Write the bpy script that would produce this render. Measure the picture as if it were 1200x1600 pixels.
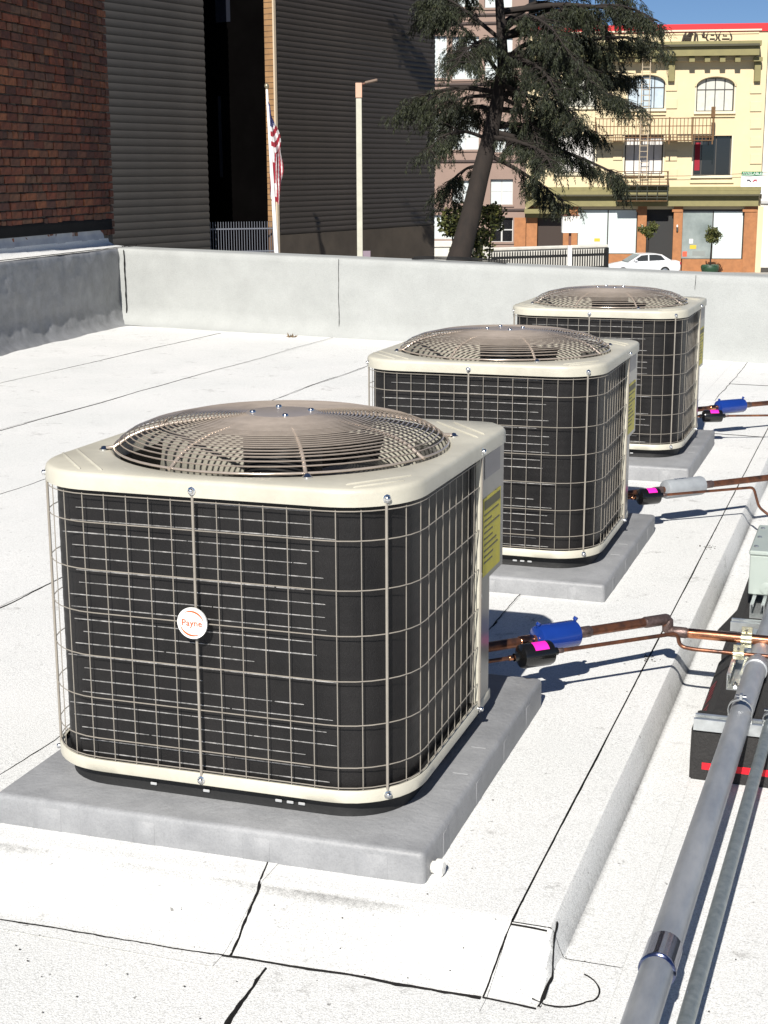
import bpy, bmesh, math, random
from mathutils import Vector, Matrix, noise
random.seed(7)
sc = bpy.context.scene
for o in list(bpy.data.objects): bpy.data.objects.remove(o)
COL = sc.collection
PI = math.pi
# ---------------------------------------------------------------- camera
F_PX = 2336.0
CAM = Vector((1.199, -2.894, 1.289))
YAW, PITCH, ROLL = 0.323, 0.225, -0.004
_r0 = Vector((math.cos(YAW), math.sin(YAW), 0)); _f0 = Vector((-math.sin(YAW), math.cos(YAW), 0)); _u0 = Vector((0, 0, 1))
FW = _f0*math.cos(PITCH) - _u0*math.sin(PITCH); _up = _u0*math.cos(PITCH) + _f0*math.sin(PITCH)
RT = _r0*math.cos(ROLL) + _up*math.sin(ROLL); UP = _up*math.cos(ROLL) - _r0*math.sin(ROLL)
cd = bpy.data.cameras.new('camera'); cam = bpy.data.objects.new('camera', cd); COL.objects.link(cam)
cam.matrix_world = Matrix(((RT.x, UP.x, -FW.x, CAM.x), (RT.y, UP.y, -FW.y, CAM.y), (RT.z, UP.z, -FW.z, CAM.z), (0, 0, 0, 1)))
cd.sensor_fit = 'VERTICAL'; cd.sensor_height = 24; cd.lens = F_PX/1600*24; cd.clip_end = 2000; cd.clip_start = .05
sc.camera = cam
# ---------------------------------------------------------------- sky, sun, exposure
SUN_EL, SUN_AZ = math.radians(38.5), math.radians(4.5)       # the sun stands behind the camera, a little to +x
w = bpy.data.worlds.new('World'); sc.world = w; w.use_nodes = True
nt = w.node_tree; nt.nodes.clear()
sky = nt.nodes.new('ShaderNodeTexSky'); sky.sky_type = 'NISHITA'; sky.sun_disc = False
sky.sun_elevation = SUN_EL; sky.sun_rotation = PI - SUN_AZ; sky.air_density = 1.0; sky.dust_density = 0.0; sky.ozone_density = 5.0; sky.altitude = 4500
bg = nt.nodes.new('ShaderNodeBackground'); bg.inputs[1].default_value = .05
wo = nt.nodes.new('ShaderNodeOutputWorld'); nt.links.new(sky.outputs[0], bg.inputs[0]); nt.links.new(bg.outputs[0], wo.inputs[0])
sd = bpy.data.lights.new('sun', 'SUN'); sd.energy = 5.0; sd.angle = math.radians(.5); sd.color = (1, .955, .88)
sun = bpy.data.objects.new('sun', sd); COL.objects.link(sun); sun.location = (0, -20, 30)
sdir = Vector((math.sin(SUN_AZ)*math.cos(SUN_EL), -math.cos(SUN_AZ)*math.cos(SUN_EL), math.sin(SUN_EL)))
sun.rotation_euler = sdir.to_track_quat('Z', 'Y').to_euler()
sc.view_settings.view_transform = 'Standard'; sc.view_settings.look = 'None'; sc.view_settings.gamma = 1
sc.view_settings.exposure = .55
# ---------------------------------------------------------------- helpers
def ray(u, v): return FW + RT*((u-600)/F_PX) - UP*((v-800)/F_PX)
def at(u, v, D): return CAM + ray(u, v)*D                # the point seen at a pixel of the photograph at a given depth
def atz(u, v, z): d = ray(u, v); return CAM + d*((z-CAM.z)/d.z)
MATS = {}
def mat(name, col, rough=.6, metal=0., spec=.5, var=0., vscale=8., bump=0., bscale=60., speck=0., sscale=400., detail=6, coat=0., stretch=None, emit=None, col2=None):
    """plain principled material with noise variation in colour, fine specks and bump"""
    if name in MATS: return MATS[name]
    m = bpy.data.materials.new(name); m.use_nodes = True; MATS[name] = m
    n = m.node_tree.nodes; l = m.node_tree.links; b = n['Principled BSDF']
    b.inputs['Roughness'].default_value = rough; b.inputs['Metallic'].default_value = metal
    b.inputs['Specular IOR Level'].default_value = spec; b.inputs['Coat Weight'].default_value = coat
    b.inputs['Base Color'].default_value = (*col, 1)
    tc = n.new('ShaderNodeTexCoord'); src = tc.outputs['Object']
    if stretch:
        mp = n.new('ShaderNodeMapping'); mp.inputs['Scale'].default_value = stretch; l.new(src, mp.inputs[0]); src = mp.outputs[0]
    last = None
    if var or col2:
        t = n.new('ShaderNodeTexNoise'); t.inputs['Scale'].default_value = vscale; t.inputs['Detail'].default_value = detail; t.inputs['Roughness'].default_value = .65
        l.new(src, t.inputs[0])
        rp = n.new('ShaderNodeValToRGB'); rp.color_ramp.elements[0].position = .32; rp.color_ramp.elements[1].position = .68
        c2 = col2 or tuple(c*(1-var) for c in col)
        rp.color_ramp.elements[0].color = (*c2, 1); rp.color_ramp.elements[1].color = (*(min(1, c*(1+var*.35)) for c in col), 1)
        l.new(t.outputs[0], rp.inputs[0]); last = rp.outputs[0]
        mr = n.new('ShaderNodeMapRange'); mr.inputs[3].default_value = max(.02, rough-.1); mr.inputs[4].default_value = min(1, rough+.12)
        l.new(t.outputs[0], mr.inputs[0]); l.new(mr.outputs[0], b.inputs['Roughness'])
    if speck:
        t = n.new('ShaderNodeTexNoise'); t.inputs['Scale'].default_value = sscale; t.inputs['Detail'].default_value = 2
        l.new(src, t.inputs[0])
        rp = n.new('ShaderNodeValToRGB'); rp.color_ramp.elements[0].position = .28; rp.color_ramp.elements[1].position = .55
        k = 1-speck; rp.color_ramp.elements[0].color = (k, k, k, 1); rp.color_ramp.elements[1].color = (1, 1, 1, 1); l.new(t.outputs[0], rp.inputs[0])
        mx = n.new('ShaderNodeMix'); mx.data_type = 'RGBA'; mx.blend_type = 'MULTIPLY'; mx.inputs[0].default_value = 1
        if last: l.new(last, mx.inputs[6])
        else: mx.inputs[6].default_value = (*col, 1)
        l.new(rp.outputs[0], mx.inputs[7]); last = mx.outputs[2]
    if last: l.new(last, b.inputs['Base Color'])
    if bump:
        t = n.new('ShaderNodeTexNoise'); t.inputs['Scale'].default_value = bscale; t.inputs['Detail'].default_value = 4; l.new(src, t.inputs[0])
        bp = n.new('ShaderNodeBump'); bp.inputs['Strength'].default_value = bump; bp.inputs['Distance'].default_value = .004; l.new(t.outputs[0], bp.inputs['Height']); l.new(bp.outputs[0], b.inputs['Normal'])
    if emit: b.inputs['Emission Color'].default_value = (*emit, 1); b.inputs['Emission Strength'].default_value = 1
    return m
def randcol(name, cols, rough=.8, island=False, bump=.5, vscale=30):
    """colour picked per object (or per mesh island) from a ramp, with grain"""
    m = bpy.data.materials.new(name); m.use_nodes = True; MATS[name] = m
    n = m.node_tree.nodes; l = m.node_tree.links; b = n['Principled BSDF']; b.inputs['Roughness'].default_value = rough
    if island: s = n.new('ShaderNodeNewGeometry').outputs['Random Per Island']
    else: s = n.new('ShaderNodeObjectInfo').outputs['Random']
    rp = n.new('ShaderNodeValToRGB'); rp.color_ramp.interpolation = 'LINEAR'; e = rp.color_ramp.elements
    while len(e) < len(cols): e.new(.5)
    for i, c in enumerate(cols): e[i].position = i/(len(cols)-1); e[i].color = (*c, 1)
    l.new(s, rp.inputs[0])
    tc = n.new('ShaderNodeTexCoord'); t = n.new('ShaderNodeTexNoise'); t.inputs['Scale'].default_value = vscale; t.inputs['Detail'].default_value = 6
    l.new(tc.outputs['Object'], t.inputs[0])
    r2 = n.new('ShaderNodeValToRGB'); r2.color_ramp.elements[0].color = (.5, .5, .5, 1); r2.color_ramp.elements[1].color = (1.15, 1.1, 1.05, 1); r2.color_ramp.elements[0].position = .3; r2.color_ramp.elements[1].position = .7
    l.new(t.outputs[0], r2.inputs[0])
    mx = n.new('ShaderNodeMix'); mx.data_type = 'RGBA'; mx.blend_type = 'MULTIPLY'; mx.inputs[0].default_value = 1
    l.new(rp.outputs[0], mx.inputs[6]); l.new(r2.outputs[0], mx.inputs[7]); l.new(mx.outputs[2], b.inputs['Base Color'])
    bp = n.new('ShaderNodeBump'); bp.inputs['Strength'].default_value = bump; bp.inputs['Distance'].default_value = .004; l.new(t.outputs[0], bp.inputs['Height']); l.new(bp.outputs[0], b.inputs['Normal'])
    return m
def glass(name, col, rough=.08):
    return mat(name, col, rough, 0, .8, var=.15, vscale=1.5)

class MB:
    def __init__(s): s.v = []; s.f = []; s.mi = []; s.cur = 0
    def add(s, vs, fs):
        o = len(s.v); s.v += [tuple(p) for p in vs]; s.f += [tuple(o+i for i in f) for f in fs]; s.mi += [s.cur]*len(fs)
        return s
    def quad(s, a, b, c, d): return s.add([a, b, c, d], [(0, 1, 2, 3)])
    def box(s, x0, x1, y0, y1, z0, z1, bev=0., M=None, seg=1):
        if bev:
            bm = bmesh.new(); bmesh.ops.create_cube(bm, size=1)
            for v in bm.verts: v.co = Vector(((x0+x1)/2+v.co.x*(x1-x0), (y0+y1)/2+v.co.y*(y1-y0), (z0+z1)/2+v.co.z*(z1-z0)))
            bmesh.ops.bevel(bm, geom=list(bm.edges), offset=bev, segments=seg, affect='EDGES', profile=.5)
            bm.verts.index_update(); vs = [v.co.copy() for v in bm.verts]; fs = [[v.index for v in f.verts] for f in bm.faces]; bm.free()
        else:
            vs = [Vector(p) for p in ((x0, y0, z0), (x1, y0, z0), (x1, y1, z0), (x0, y1, z0), (x0, y0, z1), (x1, y0, z1), (x1, y1, z1), (x0, y1, z1))]
            fs = [(3, 2, 1, 0), (4, 5, 6, 7), (0, 1, 5, 4), (1, 2, 6, 5), (2, 3, 7, 6), (3, 0, 4, 7)]
        if M: vs = [M @ v for v in vs]
        return s.add(vs, fs)
    def tube(s, pts, r, seg=8, cap=True, closed=False):
        pts = [Vector(p) for p in pts]; n = len(pts); rs = r if isinstance(r, (list, tuple)) else [r]*n
        ref = None; vs = []; fs = []
        for i, p in enumerate(pts):
            a = pts[i-1] if (i > 0 or closed) else p; b = pts[(i+1) % n] if (i < n-1 or closed) else p
            t = (b-a); t = t.normalized() if t.length > 1e-9 else Vector((0, 0, 1))
            if ref is None: ref = Vector((0, 0, 1)) if abs(t.z) < .9 else Vector((1, 0, 0))
            x = (ref - t*ref.dot(t)); x = x.normalized() if x.length > 1e-6 else t.orthogonal().normalized(); y = t.cross(x); ref = x
            for k in range(seg): vs.append(p + (x*math.cos(2*PI*k/seg) + y*math.sin(2*PI*k/seg))*rs[i])
        for i in range(n if closed else n-1):
            j = (i+1) % n
            for k in range(seg): fs.append((i*seg+k, i*seg+(k+1) % seg, j*seg+(k+1) % seg, j*seg+k))
        if cap and not closed: fs.append(tuple(range(seg))[::-1]); fs.append(tuple((n-1)*seg+k for k in range(seg)))
        return s.add(vs, fs)
    def lathe(s, prof, seg=24, M=None, cap=False):
        vs = []; fs = []; n = len(prof)
        for (r, z) in prof:
            for k in range(seg): vs.append(Vector((r*math.cos(2*PI*k/seg), r*math.sin(2*PI*k/seg), z)))
        for i in range(n-1):
            for k in range(seg): fs.append((i*seg+k, i*seg+(k+1) % seg, (i+1)*seg+(k+1) % seg, (i+1)*seg+k))
        if cap: fs.append(tuple(range(seg))[::-1]); fs.append(tuple((n-1)*seg+k for k in range(seg)))
        if M: vs = [M @ v for v in vs]
        return s.add(vs, fs)
    def prism(s, poly, z0, z1, M=None):
        n = len(poly); vs = [Vector((p[0], p[1], z0)) for p in poly] + [Vector((p[0], p[1], z1)) for p in poly]
        fs = [tuple(range(n))[::-1], tuple(range(n, 2*n))] + [(i, (i+1) % n, n+(i+1) % n, n+i) for i in range(n)]
        if M: vs = [M @ v for v in vs]
        return s.add(vs, fs)
    def mesh(s, name, mats, smooth=0):
        me = bpy.data.meshes.new(name); me.from_pydata(s.v, [], s.f)
        for m in (mats if isinstance(mats, (list, tuple)) else [mats]): me.materials.append(m)
        if any(s.mi): me.polygons.foreach_set('material_index', s.mi)
        me.validate(); me.update()
        if smooth:
            me.polygons.foreach_set('use_smooth', [True]*len(me.polygons)); me.set_sharp_from_angle(angle=math.radians(smooth))
        return me
    def obj(s, name, mats, parent=None, smooth=0):
        o = bpy.data.objects.new(name, s.mesh(name, mats, smooth)); COL.objects.link(o); o.parent = parent
        return o
def tag(o, label=None, cat=None, group=None, kind=None):
    if label: o['label'] = label
    if cat: o['category'] = cat
    if group: o['group'] = group
    if kind: o['kind'] = kind
    return o
def empty(name, loc=(0, 0, 0), rz=0, label=None, cat=None, group=None, kind=None):
    o = bpy.data.objects.new(name, None); COL.objects.link(o); o.location = loc; o.rotation_euler = (0, 0, rz); o.empty_display_size = .05
    return tag(o, label, cat, group, kind)
def inst(name, me, parent, loc=(0, 0, 0), rot=None, scale=None):
    o = bpy.data.objects.new(name, me); COL.objects.link(o); o.parent = parent; o.location = loc
    if rot: o.rotation_euler = rot
    if scale: o.scale = scale
    return o
def copy_tree(o, parent=None):
    kids = [c for c in bpy.data.objects if c.parent == o]
    c = o.copy(); COL.objects.link(c); c.parent = parent
    for k in kids: copy_tree(k, c)
    return c
def text_mesh(txt, size, depth, m, name='lettering', parent=None, M=None):
    cu = bpy.data.curves.new('t', 'FONT'); cu.body = txt; cu.size = size; cu.extrude = depth; cu.align_x = 'CENTER'; cu.align_y = 'CENTER'; cu.resolution_u = 3
    t = bpy.data.objects.new('t', cu); COL.objects.link(t); dg = bpy.context.evaluated_depsgraph_get()
    me = bpy.data.meshes.new_from_object(t.evaluated_get(dg)); bpy.data.objects.remove(t); bpy.data.curves.remove(cu)
    me.materials.clear(); me.materials.append(m)
    if M: me.transform(M)
    o = bpy.data.objects.new(name, me); COL.objects.link(o); o.parent = parent
    return o
def rot_to(a, b):
    """matrix placing +Z along a->b, origin at a"""
    d = Vector(b)-Vector(a); q = d.to_track_quat('Z', 'Y'); return Matrix.Translation(Vector(a)) @ q.to_matrix().to_4x4()
V_ = Vector
FACE_NY = Matrix.Rotation(PI/2, 4, 'X')                   # text in XY -> upright facing -Y
def smooth_path(pts, rad=.02, n=5):
    """round the corners of a polyline"""
    pts = [Vector(p) for p in pts]; out = [pts[0]]
    for i in range(1, len(pts)-1):
        a, b, c = pts[i-1], pts[i], pts[i+1]; r = min(rad, (a-b).length*.48, (c-b).length*.48)
        p, q = b+(a-b).normalized()*r, b+(c-b).normalized()*r
        for k in range(n+1):
            t = k/n; out.append(p*(1-t)**2 + b*2*t*(1-t) + q*t*t)
    out.append(pts[-1]); return out
# ---------------------------------------------------------------- materials
def roof_material():
    m = bpy.data.materials.new('white_cap_sheet'); m.use_nodes = True; MATS['cap'] = m
    n = m.node_tree.nodes; l = m.node_tree.links; b = n['Principled BSDF']; b.inputs['Roughness'].default_value = .75; b.inputs['Specular IOR Level'].default_value = .25
    tc = n.new('ShaderNodeTexCoord')
    def noi(s, d=5, r=.6):
        t = n.new('ShaderNodeTexNoise'); t.inputs['Scale'].default_value = s; t.inputs['Detail'].default_value = d; t.inputs['Roughness'].default_value = r; l.new(tc.outputs['Object'], t.inputs[0]); return t.outputs[0]
    def ramp(s, p0, p1, c0, c1):
        t = n.new('ShaderNodeValToRGB'); e = t.color_ramp.elements; e[0].position = p0; e[1].position = p1; e[0].color = (*c0, 1); e[1].color = (*c1, 1); l.new(s, t.inputs[0]); return t.outputs[0]
    def mul(a, c, fac=1.):
        t = n.new('ShaderNodeMix'); t.data_type = 'RGBA'; t.blend_type = 'MULTIPLY'; t.inputs[0].default_value = fac; l.new(a, t.inputs[6]); l.new(c, t.inputs[7]); return t.outputs[2]
    base = ramp(noi(1.3, 6), .3, .7, (.72, .73, .72), (.80, .80, .79))
    gran = ramp(noi(420, 2), .33, .52, (.62, .62, .62), (1, 1, 1))
    gran2 = ramp(noi(150, 3), .34, .5, (.84, .84, .84), (1, 1, 1))
    blot = ramp(noi(6, 10, .8), .34, .42, (.56, .55, .54), (1, 1, 1))
    spots = ramp(noi(38, 3, .5), .245, .275, (.25, .24, .23), (1, 1, 1))
    c = mul(mul(mul(mul(base, gran), gran2), blot, .8), spots, .8)
    at_ = n.new('ShaderNodeAttribute'); at_.attribute_name = 'dirt_shade'  # mask of roof dirt plus the shade painted along the valley
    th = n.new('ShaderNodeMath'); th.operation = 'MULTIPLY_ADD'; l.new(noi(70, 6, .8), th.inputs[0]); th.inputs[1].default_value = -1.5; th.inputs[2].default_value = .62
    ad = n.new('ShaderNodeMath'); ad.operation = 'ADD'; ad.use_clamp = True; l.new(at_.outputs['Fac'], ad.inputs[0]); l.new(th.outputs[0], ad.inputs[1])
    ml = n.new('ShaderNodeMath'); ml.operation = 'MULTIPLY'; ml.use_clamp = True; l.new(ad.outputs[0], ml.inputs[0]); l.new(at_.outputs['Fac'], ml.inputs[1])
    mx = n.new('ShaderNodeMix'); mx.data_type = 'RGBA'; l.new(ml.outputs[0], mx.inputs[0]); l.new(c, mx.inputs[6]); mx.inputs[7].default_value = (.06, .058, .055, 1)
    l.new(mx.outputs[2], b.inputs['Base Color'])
    bp = n.new('ShaderNodeBump'); bp.inputs['Strength'].default_value = .55; bp.inputs['Distance'].default_value = .003; l.new(noi(260, 3), bp.inputs['Height']); l.new(bp.outputs[0], b.inputs['Normal'])
    return m
M_cap = roof_material()
M_bit = mat('black_bitumen', (.012, .0115, .0115), .9, spec=.15, bump=.6, bscale=120)
M_alum = mat('aluminium_roof_coating', (.36, .365, .385), .45, metal=0.3, var=.3, vscale=5, bump=.5, bscale=25)
M_cream = mat('cream_paint', (.50, .478, .40), .42, spec=.45, var=.2, vscale=5, detail=10, bump=.10, bscale=220)
M_panel = mat('galvanised_painted_panel', (.22, .215, .20), .3, metal=.45, var=.12, vscale=6)
M_wire = mat('beige_coated_wire', (.27, .245, .21), .45, var=.15, vscale=20)
M_gwire = mat('brown_coated_guard_wire', (.50, .425, .36), .2, metal=.5, var=.15, vscale=30)
M_black = mat('black_plastic', (.010, .010, .010), .55, bump=.3)
M_coil = mat('dark_coil_fins', (.0125, .0115, .0115), .5, spec=.3, metal=0, col2=(.005, .0046, .0048), vscale=9, detail=9, stretch=(1, 1, .4), bump=.25, bscale=400)
M_ctube = mat('coil_tube_glint', (.42, .41, .40), .35, metal=.35, col2=(.10, .10, .10), vscale=70)  # pale tone stands in for sun glints on the tube rows
M_steel = mat('zinc_steel', (.52, .53, .53), .35, metal=.85, var=.25, vscale=60)
M_chrome = mat('bright_bolt', (.75, .75, .75), .18, metal=1)
M_pad = mat('grey_equipment_pad', (.275, .28, .29), .55, var=.2, vscale=11, speck=.12, sscale=300, bump=.4, bscale=90, col2=(.215, .22, .23), detail=10)
M_padw = mat('pad_scuff_slot_light', (.38, .39, .40), .7, var=.2, vscale=30)
M_white = mat('white_plastic', (.80, .79, .75), .4, var=.05)
M_badge = mat('badge_white', (.78, .78, .76), .3)
M_orange = mat('badge_orange', (.55, .09, .015), .4)
M_yel = mat('yellow_label', (.55, .47, .02), .5, var=.15, vscale=30)
M_ink = mat('label_ink', (.10, .09, .04), .6)
M_plate = mat('silver_data_plate', (.17, .165, .18), .4, metal=.4, var=.2, vscale=80)
M_cu = mat('weathered_copper', (.30, .115, .055), .36, metal=.7, col2=(.075, .045, .038), vscale=26, detail=8, stretch=(1, 1, 1), bump=.15, bscale=80)
M_cubright = mat('bright_copper', (.70, .33, .17), .22, metal=1, var=.3, vscale=30, col2=(.42, .15, .08))
M_cujoint = mat('brazed_joint', (.17, .12, .11), .45, metal=.7, var=.5, vscale=60, bump=.4, bscale=150)
M_bluepaint = mat('blue_enamel', (.008, .035, .22), .22, var=.12, vscale=14, coat=.4)
M_blackpaint = mat('black_enamel', (.006, .006, .006), .2, coat=.3, var=.2)
M_greypaint = mat('grey_hammered_paint', (.28, .30, .32), .42, var=.12, vscale=40, bump=.2, bscale=200)
M_pink = mat('pink_sticker', (.85, .02, .42), .5)
M_galv = mat('galvanised_conduit', (.43, .44, .45), .42, metal=.45, col2=(.25, .27, .30), vscale=14, detail=8, bump=.12, bscale=120, stretch=(1, .35, 1))
M_galv2 = mat('galvanised_small_conduit', (.33, .36, .36), .45, metal=.6, col2=(.20, .23, .23), vscale=60, detail=6)
M_rubber = mat('recycled_rubber', (.022, .021, .021), .85, var=.35, vscale=70, bump=.9, bscale=180)
M_red = mat('red_reflective_tape', (.75, .008, .02), .4)
M_redtxt = mat('dull_red_print', (.20, .012, .02), .6)
M_strut = mat('zinc_strut', (.62, .65, .66), .32, metal=.75, var=.2, vscale=40)
M_box = mat('pale_green_enamel_box', (.34, .385, .355), .4, var=.06, vscale=8)
M_strap = mat('yellow_zinc_clamp', (.60, .57, .42), .28, metal=.8, var=.25, vscale=60)
# ---------------------------------------------------------------- ground far below and street
G = -5.1
def gplane(name, x0, x1, y0, y1, z, m, label=None):
    return tag(MB().quad((x0, y0, z), (x1, y0, z), (x1, y1, z), (x0, y1, z)).obj(name, m), kind='structure')
gplane('ground', -900, 900, -300, 1500, G-.13, mat('concrete_ground', (.30, .29, .27), .85, var=.25, vscale=.4, bump=.3, bscale=8))
# ---------------------------------------------------------------- the roof we stand on
def zr(y): return -.010*y
FX, GX = .652, .746       # right fold and valley
FY, BY = -.556, -.715     # front fold and foot
DROP = .07
def ss(t): t = max(0, min(1, t)); return t*t*(3-2*t)
def ramp_(t): return 0. if t <= -.08 else (1. if t >= 1.06 else max(0, min(1, t+.03*math.exp(-(t/.08)**2)-.03*math.exp(-((t-1)/.07)**2))))
def H(x, y):
    lx = ss((x-.718)/(GX-.718)); ly = ramp_((FY-y)/(FY-BY)); t = max(lx, ly)
    n_ = noise.noise(Vector((x*1.1, y*1.1, 0)))*.004 + noise.noise(Vector((x*5, y*5, 3)))*.0012
    return zr(y) - (.056+.014*ss((y+.62)/.8))*t + n_
def sheet(xs, ys, lift, parent, dirt_shade_f=None):
    b = MB(); nx, ny = len(xs), len(ys)
    vs = [(x, y, H(x, y)+lift) for y in ys for x in xs]
    b.add(vs, [(j*nx+i, j*nx+i+1, (j+1)*nx+i+1, (j+1)*nx+i) for j in range(ny-1) for i in range(nx-1)])
    o = b.obj('cap_sheet', M_cap, parent, 40)
    a = o.data.attributes.new('dirt_shade', 'FLOAT', 'POINT')
    if dirt_shade_f: a.data.foreach_set('value', [dirt_shade_f(v[0], v[1]) for v in b.v])
    return o
def lin(a, b, step): n = max(2, int(abs(b-a)/step)+1); return [a+(b-a)*i/(n-1) for i in range(n)]
roof = tag(MB().box(-6.6, 3.6, -7, 9.2, -.6, -.22).obj('roof', mat('roof_deck', (.3, .3, .3), .9)), kind='structure')
tag(MB().box(-6.55, 3.55, -6.95, 9.15, G-.14, -.605).obj('building_body', mat('stucco_below', (.45, .43, .38), .9, var=.2), roof))
ylines = lin(-.55, 9.5, .16)
def edge_dirt(x, y):
    d = 0
    d = max(d, .42*math.exp(-((y-(-.60))/.02)**2)*(.4+.6*noise.noise(Vector((x*3, 0, 1)))))
    return max(0, d)
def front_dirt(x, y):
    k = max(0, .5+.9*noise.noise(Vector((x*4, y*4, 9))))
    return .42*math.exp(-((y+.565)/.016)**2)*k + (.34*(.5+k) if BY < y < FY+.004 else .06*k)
def valley_shade_dirt(x, y):  # grazing shade of the kerb's steep side painted in, with a little dirt
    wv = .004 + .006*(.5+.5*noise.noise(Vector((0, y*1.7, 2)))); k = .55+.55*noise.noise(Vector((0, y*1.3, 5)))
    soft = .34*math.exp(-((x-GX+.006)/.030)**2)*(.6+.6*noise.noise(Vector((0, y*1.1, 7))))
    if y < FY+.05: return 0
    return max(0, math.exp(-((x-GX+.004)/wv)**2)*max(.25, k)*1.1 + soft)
seamx = [-6.4, -4.24, -3.18, -2.26, -1.31, -.57, .175, FX]
fy = lin(FY+.03, BY-.06, .012)[::-1]
for i in range(len(seamx)-1):
    xs = lin(seamx[i], seamx[i+1]+(.0 if i < len(seamx)-2 else -.004), .11)
    sheet(xs, fy + lin(FY+.045, 9.6, .15), .0012*(i % 2) + .0015, roof, front_dirt)
sheet(lin(FX, GX+.10, .006), lin(FY, 9.6, .05), .0022, roof, valley_shade_dirt)
sheet(lin(FX-.003, GX+.10, .006), lin(BY-.06, FY-.002, .006), .0019, roof, lambda x, y: .10*max(0, .5+noise.noise(Vector((x*20, y*20, 4))))+.35*math.exp(-((x-GX)/.012)**2)*(.6+.8*noise.noise(Vector((x*9, y*9, 2)))))
for (x0, x1, y0, y1, lf) in ((GX+.094, 1.72, -2.2, 1.9, .0), (GX+.094, 1.72, 1.9, 9.6, .0012), (1.72, 3.5, -6.9, 9.6, .002), (-6.4, .262, -1.75, BY-.054, 0), (.262, GX+.10, -1.75, BY-.054, .0012), (GX+.1, 1.72, -6.9, -2.2, .0012), (-6.4, GX+.1, -6.9, -1.75, .001)):
    sheet(lin(x0, x1, .12), lin(y0, y1, .12), lf, roof, None)
def bead(pts, w0=.003, w1=.006, z=None, gap=.0, seed=0, lift=.003, res=.012, name='seam_bead', wob=1.):
    """an uneven line of bitumen squeezed from a lap"""
    rnd = random.Random(seed); P = [Vector((p[0], p[1], 0)) for p in pts]; path = []
    for a, c in zip(P[:-1], P[1:]):
        n = max(2, int((c-a).length/res)); path += [a+(c-a)*k/n for k in range(n)]
    path.append(P[-1]); b = MB(); prev = None
    for k, p in enumerate(path):
        q = path[min(k+1, len(path)-1)]-path[max(k-1, 0)]; nrm = Vector((-q.y, q.x, 0)).normalized()
        wb_ = wob*(noise.noise(Vector((k*res*2.2, seed*3.1, 0)))*.012 + noise.noise(Vector((k*res*11, seed*3.1, 0)))*.0045 + noise.noise(Vector((k*res*42, seed*3.1, 0)))*.0022)
        wd = w0*.6 + (w1-w0)*(.35+.9*noise.noise(Vector((k*res*9, seed, 4)))) + w1*.7*max(0, noise.noise(Vector((k*res*38, seed, 6)))) + w1*.8*max(0, noise.noise(Vector((k*res*2.5, seed, 8)))) + rnd.uniform(-.0006, .0006)
        vis = noise.noise(Vector((k*res*3.5, seed, 12))) > gap-1
        c = p + nrm*wb_; wd = max(.0006, wd)
        h = max(H(c.x, c.y), H(c.x+nrm.x*.004, c.y+nrm.y*.004))+lift if z is None else z
        cur = (c+nrm*wd/2+Vector((0, 0, h-.002)), c+Vector((0, 0, h+.0015)), c-nrm*wd/2+Vector((0, 0, h-.002)))
        if prev and vis:
            b.quad(prev[0], cur[0], cur[1], prev[1]); b.quad(prev[1], cur[1], cur[2], prev[2])
        prev = cur
    return b.obj(name, M_bit, roof)
for i, x in enumerate(seamx[1:-1]):
    if x == .175: continue
    bead([(x, -.5), (x+.02, 4), (x-.03, 9.0)], .003, .008, seed=i+1, res=.02, gap=.25)
bead([(.150, -.47), (.172, -.57), (.176, -.60), (.187, -.733)], .005, .012, seed=21, gap=.1)
bead([(.172, .6), (.168, 1.6)], .006, .010, seed=24, gap=.1)
bead([(.262, -.752), (.271, -.889), (.30, -1.3)], .005, .012, seed=22, gap=.4)
bead([(-1.6, -.755), (-.29, -.745), (.18, -.736), (.640, -.734)], .003, .013, seed=23, gap=.35)
bead([(FX, FY-.004), (FX, 2.4), (FX, 7.8)], .0010, .0030, seed=31, gap=.45, wob=.25)
bead([(FX-.003, FY), (FX-.007, -.62), (FX-.010, BY-.012)], .004, .007, seed=32, gap=.1, wob=.4)
bead([(FX-.010, BY-.014), (.70, BY-.016), (GX-.012, BY-.018)], .004, .007, seed=33, gap=.1, wob=.5)
bead([(FX-.002, FY-.004), (.69, FY-.006), (.715, FY-.008)], .0015, .004, seed=34, gap=.5, wob=.5)
bead([(.722, FY+.03), (.724, FY-.01), (GX-.010, -.64), (GX-.012, BY-.012)], .005, .010, seed=35, gap=.05, wob=.5)
pc = V_((.752, -.655, 0)); cone = [pc+V_((.070*math.cos(t)*(1 if t > -.4 else .9), .062*math.sin(t), 0)) for t in [1.05-k*.13 for k in range(25)]]
bead([p.to_tuple()[:2] for p in cone], .003, .008, seed=36, gap=.25, res=.006, wob=.3)
pb = MB(); pb.add([(p.x, p.y, H(p.x, p.y)+.0025) for p in cone]+[(GX-.004, FY-.02, H(GX+.01, FY)+.012), (GX-.006, BY-.01, H(GX+.01, BY)+.004)], [tuple(range(len(cone)))[::-1], (0, len(cone), len(cone)+1, len(cone)-1)])
pb.obj('corner_patch', M_cap, roof)
bead([(.27, 6.9), (.66, 6.86)], .003, .005, seed=41, gap=.5); bead([(.40, 4.86), (.66, 4.83)], .002, .004, seed=42, gap=.5)
bead([(.27, 6.1), (.275, 8.3)], .004, .008, seed=43, gap=.3)
bead([(-2.25, 4.3), (-2.25, 7.0)], .002, .005, seed=44, gap=.3)
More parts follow.
